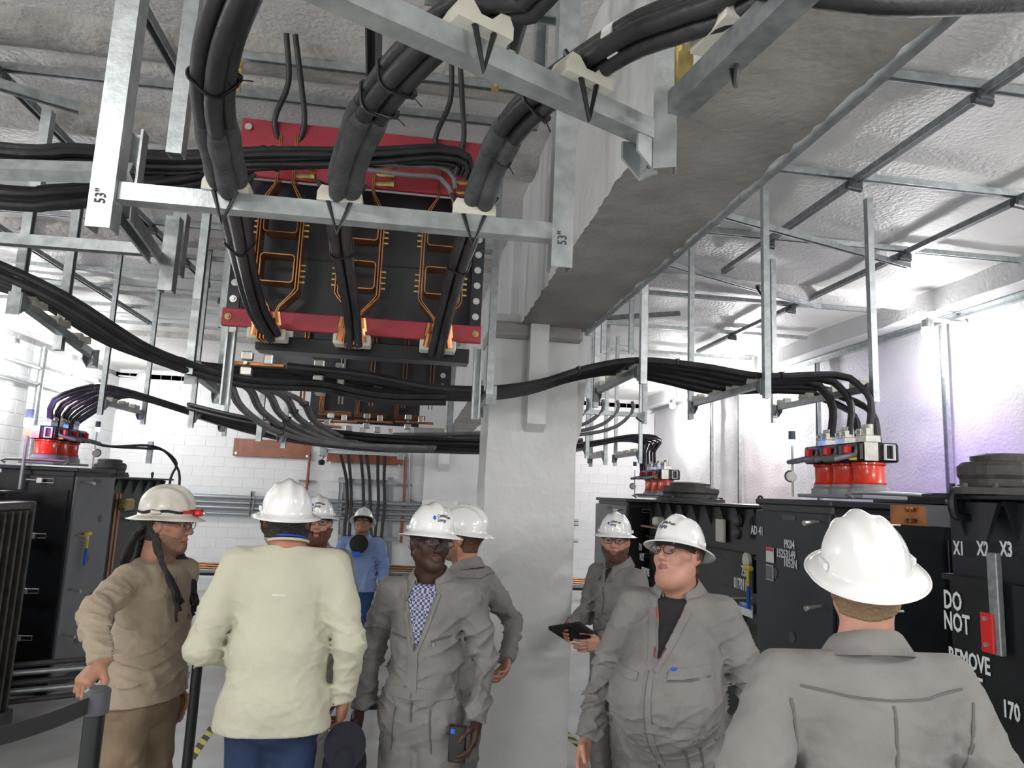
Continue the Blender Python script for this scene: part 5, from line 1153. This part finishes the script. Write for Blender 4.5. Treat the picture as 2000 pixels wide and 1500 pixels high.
def glasses(parent, M4, wide=1.):
    mb = MB()
    g = None
    for q in (-1, 1):
        rim = [M4 @ V((q*(.035+.029*math.cos(a/16*6.283)), .108-.002-.10*(abs(.034+.029*math.cos(a/16*6.283))-.02)*.45, .001+.0185*math.sin(a/16*6.283)-.001)) for a in range(16)]
        o = MB().tube(rim, .0019, 5, True).build('glasses_rim' if g else 'glasses', 'frame', parent if g is None else g, True); g = g or o
        MB().add(rim, [tuple(range(16))]).build('lens', 'lens', g)
        MB().tube([M4 @ V((q*.058, .098, .008)), M4 @ V((q*.073*wide, .07, .009)), M4 @ V((q*.0795*wide, .0, .006)), M4 @ V((q*.08*wide, -.025, -.004))], .0024, 5).build('temple', 'frame', g, True)
    MB().tube([M4 @ V((-.009, .105, .006)), M4 @ V((0, .109, .008)), M4 @ V((.009, .105, .006))], .0022, 5).build('bridge', 'frame', g)
    return g
def person(label_, x, y, face, H=1.78, sk='light', head=(0, 0, 0), lean=(0, 0), R=None, L=None, stout=0., fat=0., top='cover', bottom=None, hem=None, hair='hair_b', hairr=None, beard=None, beard_len=.007, bz=.042, hh=.008,
           glass=True, logo=True, scuffed=False, lamp_=False, collar=True, jowl=0, wide=1., hands=(.35, .35), thumbs=(.5, .5), open_=None, foot=((.1, 0), (-.1, 0)), seed=0, shoulder=1., ear=True, mouth=0., nose=1., hoff=(0, 0, 0), hsc=1.06, hdir=(None, None), lz=.94, hatsz=1., armr=1., palm=(None, None), details=()):
    """R / L: (elbow, wrist) of the right (+x) and left (-x) arm in the person's own frame, which faces +y"""
    t = thing('person', label_, 'person', (x, y, 0), math.radians(face)); S = H/1.78; lx, ly = lean
    ln = lambda x_, y_, z: V((x_*1.+lx*(z/S-.95)*(z > .95*S), y_+ly*(z/S-.95)*(z > .95*S), z))   # body leans from the hip
    sw = .185*shoulder; shz = 1.425*S
    R = R or ((.25, -.03, 1.16), (.27, .05, .92)); L = L or ((-.25, -.03, 1.16), (-.27, .05, .92))
    sh = {1: ln(sw, -.0, shz), -1: ln(-sw, -.0, shz)}; arm = {1: [V(q) for q in R], -1: [V(q) for q in L]}
    nb = ln(0, -.01, 1.505*S); hc = ln(0, .018, 1.652*S)+V(hoff)
    HM = Matrix.Translation(hc) @ rot(*head) @ Matrix.Scale(hsc, 4); ne = HM.inverted() @ nb
    # -- head and neck
    hs = head_sdf(ne, wide, jowl, nose, mouth); g = hs.grid((-.12, -.14, -.27), (.12, .14, .14), h := hh if hh < .006 else .005)
    raw = g.copy(); X, Y, Z = g.coords()
    v, f = g.mesh(); parts = [(xf(HM, v), f)]
    # -- hands
    for q, (s_, hn) in enumerate(((1, hands[0]), (-1, hands[1]))):
        e, w_ = arm[s_]; d = (w_-e).normalized() if hdir[q] is None else V(hdir[q]).normalized(); pm = palm[q] or V((-s_, .25, 0)); z = -d; yv = (V(pm)-d*V(pm).dot(d)).normalized(); xv = yv.cross(z)
        M4 = Matrix((xv, yv, z)).transposed().to_4x4(); M4.translation = w_
        th = s_
        parts.append(hand_mesh(M4, th, hn, .06, thumbs[q], S*1.0, None, .07 if hdir[q] is None else .008))
        if hdir[q] is not None: ws = SDF().cap(e.lerp(w_, .8), w_, .025, .024, .01); parts.append(ws.grid(tuple(w_-V((.12, .12, .12))), tuple(w_+V((.12, .12, .12))), .006).mesh())
    # -- body under the clothes
    b = SDF(); st = stout
    b.cap(nb-V((0, 0, .04)), nb-V((0, 0, .1)), .045, .06, .02); b.cap(ln(-.09, 0, 1.34*S), ln(.09, 0, 1.34*S), .07, None, .03, .8); b.cap(ln(0, 0, 1.34*S), ln(0, 0, .98*S), .075, .08, .03)
    for s_ in (1, -1):
        e, w_ = arm[s_]; b.cap(sh[s_]*.9+V((0, 0, .1)), e, .034, .03, .02); b.cap(e, w_, .03, .022, .02)
        fx, fy = foot[0 if s_ > 0 else 1]; kn = V((fx*.98, fy*.5+.02, .5*S)); an = V((fx, fy-.02, .09)); b.cap((s_*.085, 0, .92*S), kn, .07, .05, .03); b.cap(kn, an, .048, .035, .02)
    bg = b.grid((-.6, -.6, .03), (.6, .6, 1.7), .02); parts.append(bg.mesh())
    body = np_mesh('body', parts, SK[sk], t)
    # eyes, lips
    for q in (-1, 1):
        ey = MB().lathe([(.0002, -.0115), (.006, -.0098), (.0098, -.006), (.0115, 0), (.0098, .006), (.006, .0098), (.0002, .0115)], HM @ V((q*.0325, .0795, -.0005)), 12, HM.to_3x3().normalized() @ basis((0, 1, 0), (0, 0, 1)))
        n_ = len(ey.f); mi = [1 if (i >= 4*12 and i < 6*12) else 0 for i in range(n_)]; mi[-1] = 1
        o = ey.build('eye', ['eye_w', 'eye_d'], t, True, None)
        c_ = HM @ V((q*.0325, .0795, -.0005)); fw = HM.to_3x3() @ V((0, 1, 0))
        for p_ in o.data.polygons: p_.material_index = 1 if (V(p_.center)-c_).dot(fw) > .0079 else 0
    dark = sk == 'dark'
    D = raw.D
    def region(fn, grow, name, m, amp=.004, fr=60.):
        d = D-grow; I = np.abs(d) < .02
        gg = np.broadcast_arrays(X, Y, Z); nz = noise3(gg[0][I]*fr, gg[1][I]*fr, gg[2][I]*fr); d = d.copy(); d[I] += (nz*amp).astype(f32)
        d = np.maximum(d, fn(X, Y, Z).astype(f32)); r_ = Grid(d, raw.lo, raw.h); v, f = r_.mesh()
        if len(f): return np_mesh(name, [(xf(HM, v), f)], m, t)
    if hair: region(lambda x, y, z: np.maximum.reduce([y-(.005+.55*(z+.01)+0*x), -(z+(.075 if hairr is None else hairr))+0*x+0*y, .02-(np.sqrt(((np.abs(x)-.08)/.018)**2+((y+.008)/.026)**2+((z+.008)/.036)**2))*.02]), .006, 'hair', hair, .005)
    region(lambda x, y, z: np.maximum.reduce([np.sqrt(((np.abs(x)-.032)/.021)**2+((z-.0255-.10*(.032-np.abs(x)))/.0055)**2)-1+0*y, .06-y+0*x+0*z])*.01, .0025, 'eyebrow', hair if hair else 'hair_b', .003, 200.)
    if beard:
        cheek = lambda x, y, z: np.maximum.reduce([z+bz+.35*np.maximum(y-.03, 0)+0*x, -(z+.175)+0*x+0*y, .004-y*1.+0*x+0*z, .006*(1.25-np.sqrt((x/.0215)**2+((z+.069+mouth*.4)/(.0105+mouth*.5))**2))+0*y])
        region(cheek, beard_len, 'beard', beard, .006, 90.)
    np_l = Grid(np.maximum(D-.0012, .004*(np.sqrt((X/.024)**2+((Z+.068)/.0125)**2)-1)+0*Y+np.where(Y < .07, .1, 0)).astype(f32), raw.lo, raw.h); v, f = np_l.mesh()
    if len(f): np_mesh('lips', [(xf(HM, v), f)], 'lip' if not dark else 'lip_dk', t)
    if glass: glasses(t, HM, wide)
    hat(t, HM, scuffed, logo, headlamp=lamp_, sz=hatsz)
    # -- upper garment
    s = SDF(); K = .05
    s.ell(ln(0, .0, 1.32*S), (.165*shoulder+st*.3, .115+st*.35, .21*S), K); s.cap(ln(-.12*shoulder, -.01, 1.385*S), ln(.12*shoulder, -.01, 1.385*S), .074+st*.1, None, K, .95)
    s.ell(ln(0, .0, 1.12*S), (.155+st*.8, .115+st*.8, .2*S), K)
    if fat: s.ell(ln(0, .07+fat*.6, 1.10*S), (.17+fat*.6, .14+fat*.7, .2*S), .07); s.ell(ln(0, .06, 1.27*S), (.16+fat*.4, .11+fat*.4, .13), .06)
    s.ell((lx*.05, -.01, .96*S), (.165+st*.7+fat*.3, .125+st*.7+fat*.4, .15*S), K)
    s.cap(nb-V((0, 0, .03)), ln(0, 0, 1.40*S), .058+jowl*.3, .08, .04); 
    for s_ in (1, -1):
        s.cap(ln(s_*.045, -.02, 1.475*S), sh[s_]+V((-s_*.02, 0, .0)), .038, .056, .04); e, w_ = arm[s_]; ar = armr*(1+st*1.2)
        s.cap(sh[s_], sh[s_].lerp(e, .55), .064*ar, .060*ar, .035); s.cap(sh[s_].lerp(e, .5), e, .060*ar, .053*ar, .03); s.cap(e, e.lerp(w_, .85), .052*ar, .044*ar, .025); s.cap(e.lerp(w_, .8), w_+(w_-e).normalized()*.0, .044*ar, .038*ar, .01)
    if bottom: s.cap((-.05-st*.4, -.01, hem-.1), (.05+st*.4, -.01, hem-.1), .125+st*.45, None, .05, .85); s.cap((-.05-st*.4, -.01, hem+.02), (.05+st*.4, -.01, hem+.02), .125+st*.45, None, .05, .85)
    lo = (-.62, -.5, .72*S if not (bottom is None) else .03); hi = (.62, .62, 1.6*S)
    def legs(s, r, cuff=.065):
        for s_ in (1, -1):
            fx, fy = foot[0 if s_ > 0 else 1]; kn = V((fx*1., fy*.5+.025, .5*S)); an = V((fx, fy-.02, .10)); s.cap((s_*.085, -.005, .90*S), kn, .098*r, .074*r, .05); s.cap(kn, an, .072*r, cuff*r, .02)
        s.ell((0, -.01, .90*S), (.15+st*.5+fat*.25, .115+st*.45+fat*.2, .10*S), .05)
        return s
    if bottom is None: legs(s, 1.06+st)
    g = s.grid(lo, hi, hh)
    el = [arm[1][0], arm[-1][0]]; wr = [arm[1][1], arm[-1][1]]
    def wrinkle(px, py, pz):
        w_ = .0; 
        for e in el+wr: w_ = w_+np.exp(-((px-e.x)**2+(py-e.y)**2+(pz-e.z)**2)/.022)
        for s_ in (1, -1): q = sh[s_]*.9-V((0, 0, .09)); w_ = w_+.7*np.exp(-((px-q.x)**2+(py-q.y)**2+(pz-q.z)**2)/.02)
        w_ = w_+.6*np.exp(-((pz-1.02*S)/.08)**2)+.35+.5*np.exp(-((pz-.5*S)/.12)**2)
        a = noise3(px*6+seed, py*6, pz*15+px*7+py*5); b2 = noise3(px*11-pz*9, py*11+seed, pz*24+py*9-px*6)
        return np.minimum(w_, 1.5)*(-.016*(1-np.minimum(np.abs(a)*7, 1))**1.5+.005-.009*(1-np.minimum(np.abs(b2)*7, 1))**1.5)*WK
    WK = .9 if top != 'cream' else .45
    g.near(wrinkle, .035)
    if hem is not None and bottom is not None:
        _, _, Zc = g.coords(); g.D = np.maximum(g.D, np.where(True, (hem-Zc), 0)+np.zeros_like(g.D)).astype(f32)
    Xn, Yn, Zn = g.coords(); ncut = (Zn-(nb.z-.012)-(-.22)*(Yn-nb.y))+0*Xn; g.D = np.maximum(g.D, ncut).astype(f32)
    full = g.D.copy()
    if open_:
        zv, wid, um = open_[:3]; zt = nb.z; wz = np.clip((Zn-zv)/(zt-zv), 0, 1.3)*wid; vcut = np.minimum(wz-np.abs(Xn-(open_[3] if len(open_) > 3 else 0)), Yn-(nb.y-.0)+0*Xn)
        vcut = np.where(Zn > zv, vcut, -1); g.D = np.maximum(g.D, np.minimum(vcut, .05)*.9).astype(f32)
        ub = np.maximum.reduce([np.abs(Xn)-.12+0*Yn+0*Zn, (zv-.06-Zn)+0*Xn+0*Yn, -(Yn-nb.y+.05)+0*Xn+0*Zn]); un = Grid(np.maximum(full+.011, ub).astype(f32), g.lo, g.h); vu, fu = un.mesh(); und = np_mesh('undershirt', [(vu, fu)], um, t)
    # cut cuffs flat
    for s_ in (1, -1):
        e, w_ = arm[s_]; d = (w_-e).normalized(); X2, Y2, Z2 = g.coords(); dd = (X2-w_.x)*d.x+(Y2-w_.y)*d.y+(Z2-w_.z)*d.z-.005
        nearw = ((X2-w_.x)**2+(Y2-w_.y)**2+(Z2-w_.z)**2) < .0081; cut = nearw & (dd > -.03); g.D = np.where(cut, np.maximum(g.D, dd), g.D).astype(f32)
    v, f = g.mesh(); gname = {'cover': 'coverall', 'tan': 'shirt', 'cream': 'shirt', 'bshirt': 'shirt'}[top]; gar = np_mesh(gname, [(v, f)], top, t)
    if bottom:
        s2 = legs(SDF(), 1.0+st*.8, .062); g2 = s2.grid((-.4, -.35, .05), (.4, .4, 1.12*S), max(.01, hh)); g2.near(lambda a, b_, c: .008*(1-np.abs(noise3(a*8, b_*8, c*14+a*5))*4), .03); np_mesh('trousers', [g2.mesh()], bottom, t)
    for s_ in (1, -1):
        fx, fy = foot[0 if s_ > 0 else 1]; bs_ = SDF(); bs_.cap((fx, fy-.03, .16), (fx, fy-.03, .05), .052, .048, .02).ell((fx, fy+.09, .04), (.052, .1, .045), .03).ell((fx, fy-.03, .035), (.045, .055, .04), .02)
        gg = bs_.grid((fx-.1, fy-.15, -.02), (fx+.1, fy+.25, .26), .01); X3, Y3, Z3 = gg.coords(); gg.D = np.maximum(gg.D, -Z3+.012+0*X3+0*Y3).astype(f32); np_mesh('boot', [gg.mesh()], 'boot', t)
        MB().bbox((fx, fy+.035, .01), (.10, .29, .02), .008).build('boot_sole', 'blk', t)
    def drape(pts, w_, m, name, sgn=1, th=.003, off=.0015, parent=gar):
        """strip lying on the garment along (x, z) points"""
        n = len(pts); P2 = []
        pts = [V((a[0], a[1])) for a in pts]; dense = []
        for i in range(n-1):
            k = max(1, int((pts[i+1]-pts[i]).length/.012)); dense += [pts[i].lerp(pts[i+1], j/k) for j in range(k)]
        dense.append(pts[-1]); vs = []; ok = []
        for i, p in enumerate(dense):
            d = (dense[min(i+1, len(dense)-1)]-dense[max(i-1, 0)]).normalized(); nn = V((-d.y, d.x)); K_ = max(2, int(w_/.014)+1)
            row = []
            for k in range(K_+1):
                q = p+nn*w_*(k/K_-.5); yy = g.front(q.x, q.y, sgn); row.append((q.x, yy, q.y))
            ok.append(all(r_[1] is not None for r_ in row)); vs.append(row)
        rows = [r_ for r_, k in zip(vs, ok) if k]
        if len(rows) < 2: return
        # light smoothing of depth
        Yv = np.array([[c[1] for c in r_] for r_ in rows]); 
        for _ in range(2): Yv[1:-1] = (Yv[:-2]+2*Yv[1:-1]+Yv[2:])/4
        K_ = len(rows[0]); vv = []; 
        for layer in (off+th, -.004): vv += [(c[0], Yv[i, k]+sgn*layer, c[2]) for i, r_ in enumerate(rows) for k, c in enumerate(r_)]
        R_ = len(rows); N = R_*K_; fs = [(i*K_+k, i*K_+k+1, (i+1)*K_+k+1, (i+1)*K_+k) for i in range(R_-1) for k in range(K_-1)]; fs += [tuple(N+q for q in reversed(f_)) for f_ in fs]
        bd = [k for k in range(K_)]+[i*K_+K_-1 for i in range(1, R_)]+[(R_-1)*K_+k for k in range(K_-2, -1, -1)]+[i*K_ for i in range(R_-2, 0, -1)]
        fs += [(bd[i], bd[(i+1) % len(bd)], bd[(i+1) % len(bd)]+N, bd[i]+N) for i in range(len(bd))]
        return MB().add(vv, fs).build(name, m, parent, True)
    t_drape = drape
    if collar:
        mc = top; cb = nb+V((0, .005, -.01)); rx, ry = .070*wide+jowl*.6, .074+jowl*.6; vs = []; n = 40; gap = math.radians(collar if collar is not True else 26); rows = []
        for i in range(n+1):
            a = -math.pi/2-(math.pi-gap)+(2*(math.pi-gap))*i/n; ca, sa = math.cos(a), math.sin(a); e_ = abs(i/n-.5)*2; pt = max(0, (e_-.78)/.22)
            tilt = -.026*sa-.02*max(0, sa)
            row = [(rx*ca, ry*sa, -.03+tilt), (rx*1.0*ca, ry*1.0*sa, .028+tilt), (rx*1.06*ca, ry*1.06*sa, .036+tilt), (rx*1.18*ca, ry*1.18*sa, .030+tilt), (rx*(1.62+.16*pt)*ca, ry*(1.5+.3*pt)*sa, -.016+tilt-.045*pt)]
            rows.append([cb+V(q) for q in row])
        vs = [p for r_ in rows for p in r_]; fs = [(i*5+k, i*5+k+1, (i+1)*5+k+1, (i+1)*5+k) for i in range(n) for k in range(4)]
        c_ = MB().add(vs, fs).build('collar', mc, t, True); so = c_.modifiers.new('s', 'SOLIDIFY'); so.thickness = .005
    if top == 'cover':
        drape([(lx*.05+(-.16-st*.5), 1.03*S), (lx*.05+.16+st*.5, 1.03*S)], .045, 'cover', 'waistband', 1, .003); drape([(-.15-st*.5, 1.03*S), (.15+st*.5, 1.03*S)], .045, 'cover', 'waistband', -1, .003)
    t['_'] = 0; del t['_']
    t.matrix_basis  # local frame
    return t, g, drape, HM, nb, ln, S
# ---------------------------------------------------------------- the nine people
def WL(x, y, face):
    Mi = (Matrix.Translation((x, y, 0)) @ Matrix.Rotation(math.radians(face), 4, 'Z')).inverted()
    return lambda px, py, Y: Mi @ P(px, py, Y=Y)
HD = []
# 9: nearest, back to us
x9, y9 = 1.145, 1.72
t9, g9, dr9, HM9, nb9, ln9, S9 = person('person in grey coverall and white full-brim hard hat nearest the camera, back turned', x9, y9, -4, 1.905, 'light', (-8, 16, -7), (0, -.02),
    R=((.33, -.06, 1.22), (.36, .05, .97)), L=((-.37, -.08, 1.22), (-.42, .05, .98)), stout=.055, hair='hair_g', glass=False, logo=False, collar=True, wide=1.02, shoulder=1.12, seed=3, hh=.008, hoff=(0, -.03, .006), hsc=1.0, armr=1.08, hatsz=1.01)
dr9([(.0, 1.50), (-.005, 1.3), (.005, 1.04)], .006, 'cover_s', 'back_seam', -1, .001)
dr9([(-.2, 1.53), (-.1, 1.515), (0, 1.51), (.1, 1.515), (.2, 1.53)], .005, 'cover_s', 'yoke_seam', -1, .001)
for s_ in (1, -1): dr9([(s_*.225, 1.5), (s_*.205, 1.38), (s_*.2, 1.2)], .006, 'cover_s', 'armhole_seam', -1, .001)
# 8: large man looking up
x8, y8 = P(1318, 1100, Y=3.05).x, 3.05
t8, g8, dr8, HM8, nb8, ln8, S8 = person('stout person in open grey coverall with red lanyard looking up, large belly', x8, y8, 143, 1.85, 'light', (-22, 15, 6), (0, -.10),
    R=((.32, -.02, 1.16), (.34, .12, .92)), L=((-.33, -.06, 1.15), (-.34, .04, .88)), stout=.06, fat=.11, hair='hair_b', jowl=.008, hsc=1.09, hoff=(0, 0, -.015), hatsz=.97, wide=1.08, seed=9, hh=.008, shoulder=1.04, armr=1.1, collar=34, open_=(1.30, .075, 'blk'))
dr8([(.058, 1.49), (.035, 1.42), (.004, 1.32)], .011, 'redl', 'lanyard', 1, .004); dr8([(-.058, 1.49), (-.035, 1.42), (-.004, 1.32)], .011, 'redl', 'lanyard', 1, .004)
dr8([(.075, 1.485), (.05, 1.40), (.01, 1.28), (.004, 1.1), (.0, .9)], .03, 'cover', 'placket', 1, .005); dr8([(-.075, 1.485), (-.05, 1.40), (-.008, 1.28)], .03, 'cover', 'placket', 1, .005); dr8([(.016, 1.28), (.016, 1.1), (.014, .85)], .005, 'cover_s', 'placket_seam', 1, .006)
dr8([(-.19, 1.285), (-.06, 1.275)], .035, 'cover', 'pocket_flap', 1, .006); dr8([(-.19, 1.262), (-.06, 1.252)], .006, 'cover_s', 'pocket_seam', 1, .004); dr8([(-.085, 1.293), (-.065, 1.292)], .008, 'logo_b', 'chest_emblem', 1, .009)
dr8([(.06, 1.25), (.18, 1.26)], .03, 'cover', 'pocket_flap', 1, .006)
dr8([(-.11, 1.0), (-.10, .8)], .006, 'cover_s', 'hip_seam', 1, .003); dr8([(-.16, 1.0), (-.15, .8)], .006, 'cover_s', 'hip_seam', 1, .003)
# 5: man in grey coverall, check shirt
x5, y5 = P(838, 1150, Y=3.4).x, 3.4
t5, g5, dr5, HM5, nb5, ln5, S5 = person('dark-skinned person in grey coverall over a blue checked shirt, left of the column', x5, y5, 162, 1.84, 'dark', (38, 1, -5), (0, 0),
    R=((.27, -.05, 1.2), (.285, .03, .95)), L=((-.27, -.07, 1.2), (-.27, .08, .96)), stout=.012, hair='hair_k', wide=1.0, seed=5, hh=.008, shoulder=1.0, collar=36, open_=(1.24, .085, 'plaid', .01))
dr5([(.03, 1.49), (.03, 1.43), (.02, 1.35)], .03, 'polo', 'undershirt', 1, .004)
dr5([(.072, 1.485), (.055, 1.38), (.03, 1.25), (.025, 1.06)], .026, 'cover', 'placket', 1, .005); dr5([(-.07, 1.485), (-.035, 1.36), (.01, 1.24), (.008, 1.06)], .026, 'cover', 'placket', 1, .005); dr5([(.018, 1.27), (.015, 1.1), (.012, .95)], .008, 'cover_s', 'zip_line', 1, .004)
dr5([(-.18, 1.315), (-.11, 1.30), (-.055, 1.285)], .008, 'cover_s', 'pocket_seam', 1, .004); dr5([(-.066, 1.283), (-.068, 1.262)], .009, 'bolt', 'zip_pull', 1, .006); dr5([(.06, 1.29), (.16, 1.31)], .008, 'cover_s', 'pocket_seam', 1, .004)
dr5([(-.07, 1.0), (-.08, .82)], .006, 'cover_s', 'hip_seam', 1, .003); dr5([(.09, 1.0), (.10, .82)], .006, 'cover_s', 'hip_seam', 1, .003)
# 6: behind him, looking away left, hands behind
x6, y6 = P(908, 1100, Y=4.05).x, 4.05
t6, g6, dr6, HM6, nb6, ln6, S6 = person('person in grey coverall turned away to the left, in front of the column, ear showing', x6, y6, 48, 1.82, 'med', (18, 2, 0), (0, 0),
    R=((.33, -.12, 1.2), (.10, -.24, 1.05)), L=((-.27, -.05, 1.18), (-.2, .1, .98)), stout=.03, hair='hair_b', beard='stub', beard_len=.0045, seed=6, hh=.01, collar=20, open_=(1.38, .05, 'blk'))
dr6([(-.2, 1.49), (0, 1.475), (.2, 1.49)], .006, 'cover_s', 'yoke_seam', -1, .001)
# 7: bearded man with tablet
x7, y7 = P(1205, 1100, Y=4.6).x, 4.6
t7, g7, dr7, HM7, nb7, ln7, S7 = person('slim bearded person in grey coverall right of the column, holding a black tablet', x7, y7, 118, 1.80, 'light', (40, 0, 0), (0, 0),
    R=((.22, .06, 1.17), (.1, .30, 1.12)), L=((-.24, -.02, 1.16), (-.14, .26, 1.08)), stout=.0, hair='hair_b', beard='hair_b', beard_len=.007, seed=7, hh=.01, collar=24, open_=(1.40, .04, 'blk'))
dr7([(.0, 1.48), (0, 1.2)], .008, 'cover_s', 'zip_line', 1, .003); dr7([(-.14, 1.31), (-.05, 1.30)], .03, 'cover', 'pocket_flap', 1, .005)
# 1: man in tan, dreadlocks
x1, y1 = P(310, 1100, Y=3.6).x, 3.6
w1 = WL(x1, y1, -112)
t1_, g1, dr1, HM1, nb1, ln1, S1 = person('person in tan work shirt with dreadlocks and a red headlamp on the hard hat', x1, y1, -112, 1.87, 'tan', (20, -3, 0), (0, .0),
    R=(w1(182, 1200, 3.2), w1(198, 1295, 2.98)), L=((-.24, -.06, 1.2), (-.22, .0, .95)), stout=.045, top='tan', bottom='tanp', hem=.96, hair='hair_k', glass=True, logo=False, scuffed=True, lamp_=True, collar=False, beard='stub', beard_len=.004, seed=1, hh=.008, hands=(.8, .4), thumbs=(.0, .5), palm=(V((0, .0, -1)), None), hdir=(V((.95, -.1, -.75)), None), wide=1.04)
dr1([(.0, 1.50), (.0, 1.30)], .028, 'tan', 'placket', 1, .004)
rg = random.Random(4)
for k in range(24):      # dreadlocks: some fall forward over the shoulders, the rest behind
    sd = 1 if k % 2 else -1; j = k//2; fr_ = j < 6; u_ = j/6 if fr_ else (j-6)/6
    if fr_: ps = [(sd*.072, -.03+.02*u_, .0), (sd*.082, -.015+.02*u_, -.06), (sd*(.09+.05*u_), .03+.03*u_, -.15), (sd*(.08+.07*u_), .10+.02*u_, -.24-.03*u_), (sd*(.055+.10*u_), .14+.01*u_, -.31-.10*rg.random())]
    else: ps = [(sd*.06, -.06, .0), (sd*(.02+.06*u_), -.10, -.06), (sd*(.03+.09*u_), -.115, -.13), (sd*(.04+.10*u_), -.125, -.2-.08*rg.random())]
    sp = spline([HM1 @ V(q) for q in ps], .02); n = len(sp); sp = [q+V((.003*math.sin(i*1.3+k), .003*math.cos(i*1.7), 0)) for i, q in enumerate(sp)]
    MB().tube(sp, [.0112*(1.0-.4*i/n)*(1+.15*math.sin(i*2.1)) for i in range(n)], 7).build('dreadlock', 'hair_k', t1_, True)
# 2: cream shirt, back to us
x2, y2 = P(556, 1150, Y=3.2).x, 3.2
t2_, g2, dr2, HM2, nb2, ln2, S2 = person('broad person in cream long-sleeved shirt and jeans with his back to the camera', x2, y2, 2, 2.0, 'med', (12, 1, 0), (0, 0), hoff=(-.02, -.01, -.072),
    R=((.285, -.05, 1.30), (.275, .03, 1.06)), L=((-.305, -.03, 1.27), (-.15, .2, 1.2)), stout=.068, top='cream', bottom='jean', hem=.955, hair='hair_k', hairr=.062, glass=False, logo=False, collar=False, seed=2, hh=.008, shoulder=1.03, armr=1.12, wide=1.06, hands=(.6, .4))
MB().tube([ln2(0, -.01, 1.515*S2)+V((.082*math.cos(a/24*6.283), .085*math.sin(a/24*6.283), -.018*math.sin(a/24*6.283)+.0)) for a in range(24)], .006, 8, True).build('neckband', 'cream', t2_, True)
MB().tube([ln2(0, -.01, 1.52*S2)+V((.074*math.cos(a/24*6.283), .078*math.sin(a/24*6.283), -.018*math.sin(a/24*6.283)+.008)) for a in range(24)], .004, 8, True).build('lanyard', 'polo', t2_, True)
dr2([(-.03, 1.50), (.02, 1.498)], .006, 'saddle', 'shirt_tag', -1, .001)
# 3: red-bearded man beyond him
x3, y3_ = P(612, 1100, Y=4.9).x, 4.9
t3_, g3, dr3, HM3, nb3, ln3, S3 = person('person with full auburn beard and dark glasses facing us over the cream shirted shoulder', x3, y3_, 188, 1.83, 'light', (0, 4, 0), (0, 0), stout=.04, hair='hair_b', beard='hair_r', beard_len=.016, bz=.034, seed=8, hh=.01, collar=24, open_=(1.40, .04, 'blk'), mouth=.006, wide=1.04)
# 4: man in blue at the back
x4, y4 = P(703, 1100, Y=8.1).x, 8.1
t4_, g4, dr4, HM4, nb4, ln4, S4 = person('person in light blue shirt and jeans at the back looking up', x4, y4, 178, 1.66, 'tan', (0, 24, 0), (0, -.03),
    R=((.25, .1, 1.12), (.04, .24, 1.33)), L=((-.25, -.03, 1.08), (-.27, .05, .86)), stout=.03, top='bshirt', bottom='jean2', hem=.82, hair='hair_k', seed=12, hh=.012, logo=False, collar=24, palm=(V((-.3, -1, 0)), None), foot=((.12, .05), (-.09, -.05)))
dr4([(0, 1.3), (0, .86)], .012, 'bshirt', 'placket', 1, .004)
# ---- things held
def held(name, lb, cat, t, loc, R=None): 
    o = thing(name, lb, cat, t.matrix_basis @ V(loc)); return o
def base_m(x, y, f): return Matrix.Translation((x, y, 0)) @ Matrix.Rotation(math.radians(f), 4, 'Z')
q = base_m(x4, y4, 178) @ V((-.0, .27, 1.34)); o = thing('face_mask', 'round black respirator-like object held at the chin of the man in blue', 'mask', q)
MB().lathe([(0, -.05), (.07, -.045), (.1, -.01), (.095, .03), (.05, .06), (0, .065)], (0, 0, 0), 18, basis((0, -1, .2), (0, 0, 1))).build('shell', 'blk', o, True); MB().bbox((-.02, -.07, -.10), (.10, .03, .05), .01).build('filter', 'logo_b', o)
q = base_m(x7, y7, 118) @ V((-.0, .36, 1.12)); o = thing('tablet', 'black tablet in a case held by the slim bearded man', 'tablet', q, math.radians(118))
R_ = (Matrix.Rotation(.5, 3, 'X') @ Matrix.Rotation(.3, 3, 'Y')); MB().bbox((0, 0, 0), (.26, .19, .025), .008, R_).build('case', 'blk', o); MB().bbox(R_ @ V((0, 0, .014)), (.23, .16, .004), .001, R_).build('screen', 'black', o)
q = base_m(x2, y2, 2) @ V((.30, .0, .82)); o = thing('cap', 'dark navy cap hanging from the hand of the man in cream', 'cap', q)
M['navyc'] = cloth('navy_cap_cloth', (.004, .005, .014)); cs = SDF(); cs.ell((0, 0, -.02), (.09, .11, .12), .02); cg = cs.grid((-.14, -.16, -.16), (.14, .16, .14), .01); v, f = cg.mesh(); np_mesh('crown', [(v, f)], 'navyc', o)
MB().lathe([(.0, .0), (.075, .0), (.085, .004), (.0, .008)], (0, -.055, .075), 20, Matrix.Rotation(1.1, 3, 'X'), 1., 1.1).build('peak', 'navyc', o, True); MB().cyl((0, -.005, -.128), (0, -.005, -.118), .007, n=8).build('button', 'navyc', o)
q = base_m(x5, y5, 163) @ V((-.2, .14, .885)); o = thing('phone', 'dark blue phone in the hand of the man in the checked shirt', 'phone', q, math.radians(163)); MB().bbox((0, 0, 0), (.075, .012, .15), .004).build('phone_body', 'navyc', o); MB().bbox((0, .008, .0), (.068, .003, .14), .001).build('screen', 'black', o); MB().bbox((.02, .01, .05), (.02, .003, .02), .001).build('camera_island', 'blue', o)
# ---------------------------------------------------------------- tidy
for o in list(COL.objects):
    if o.parent is None and o.type in ('MESH', 'EMPTY') and 'label' not in o and o.get('kind') != 'structure': print('UNLABELLED', o.name)
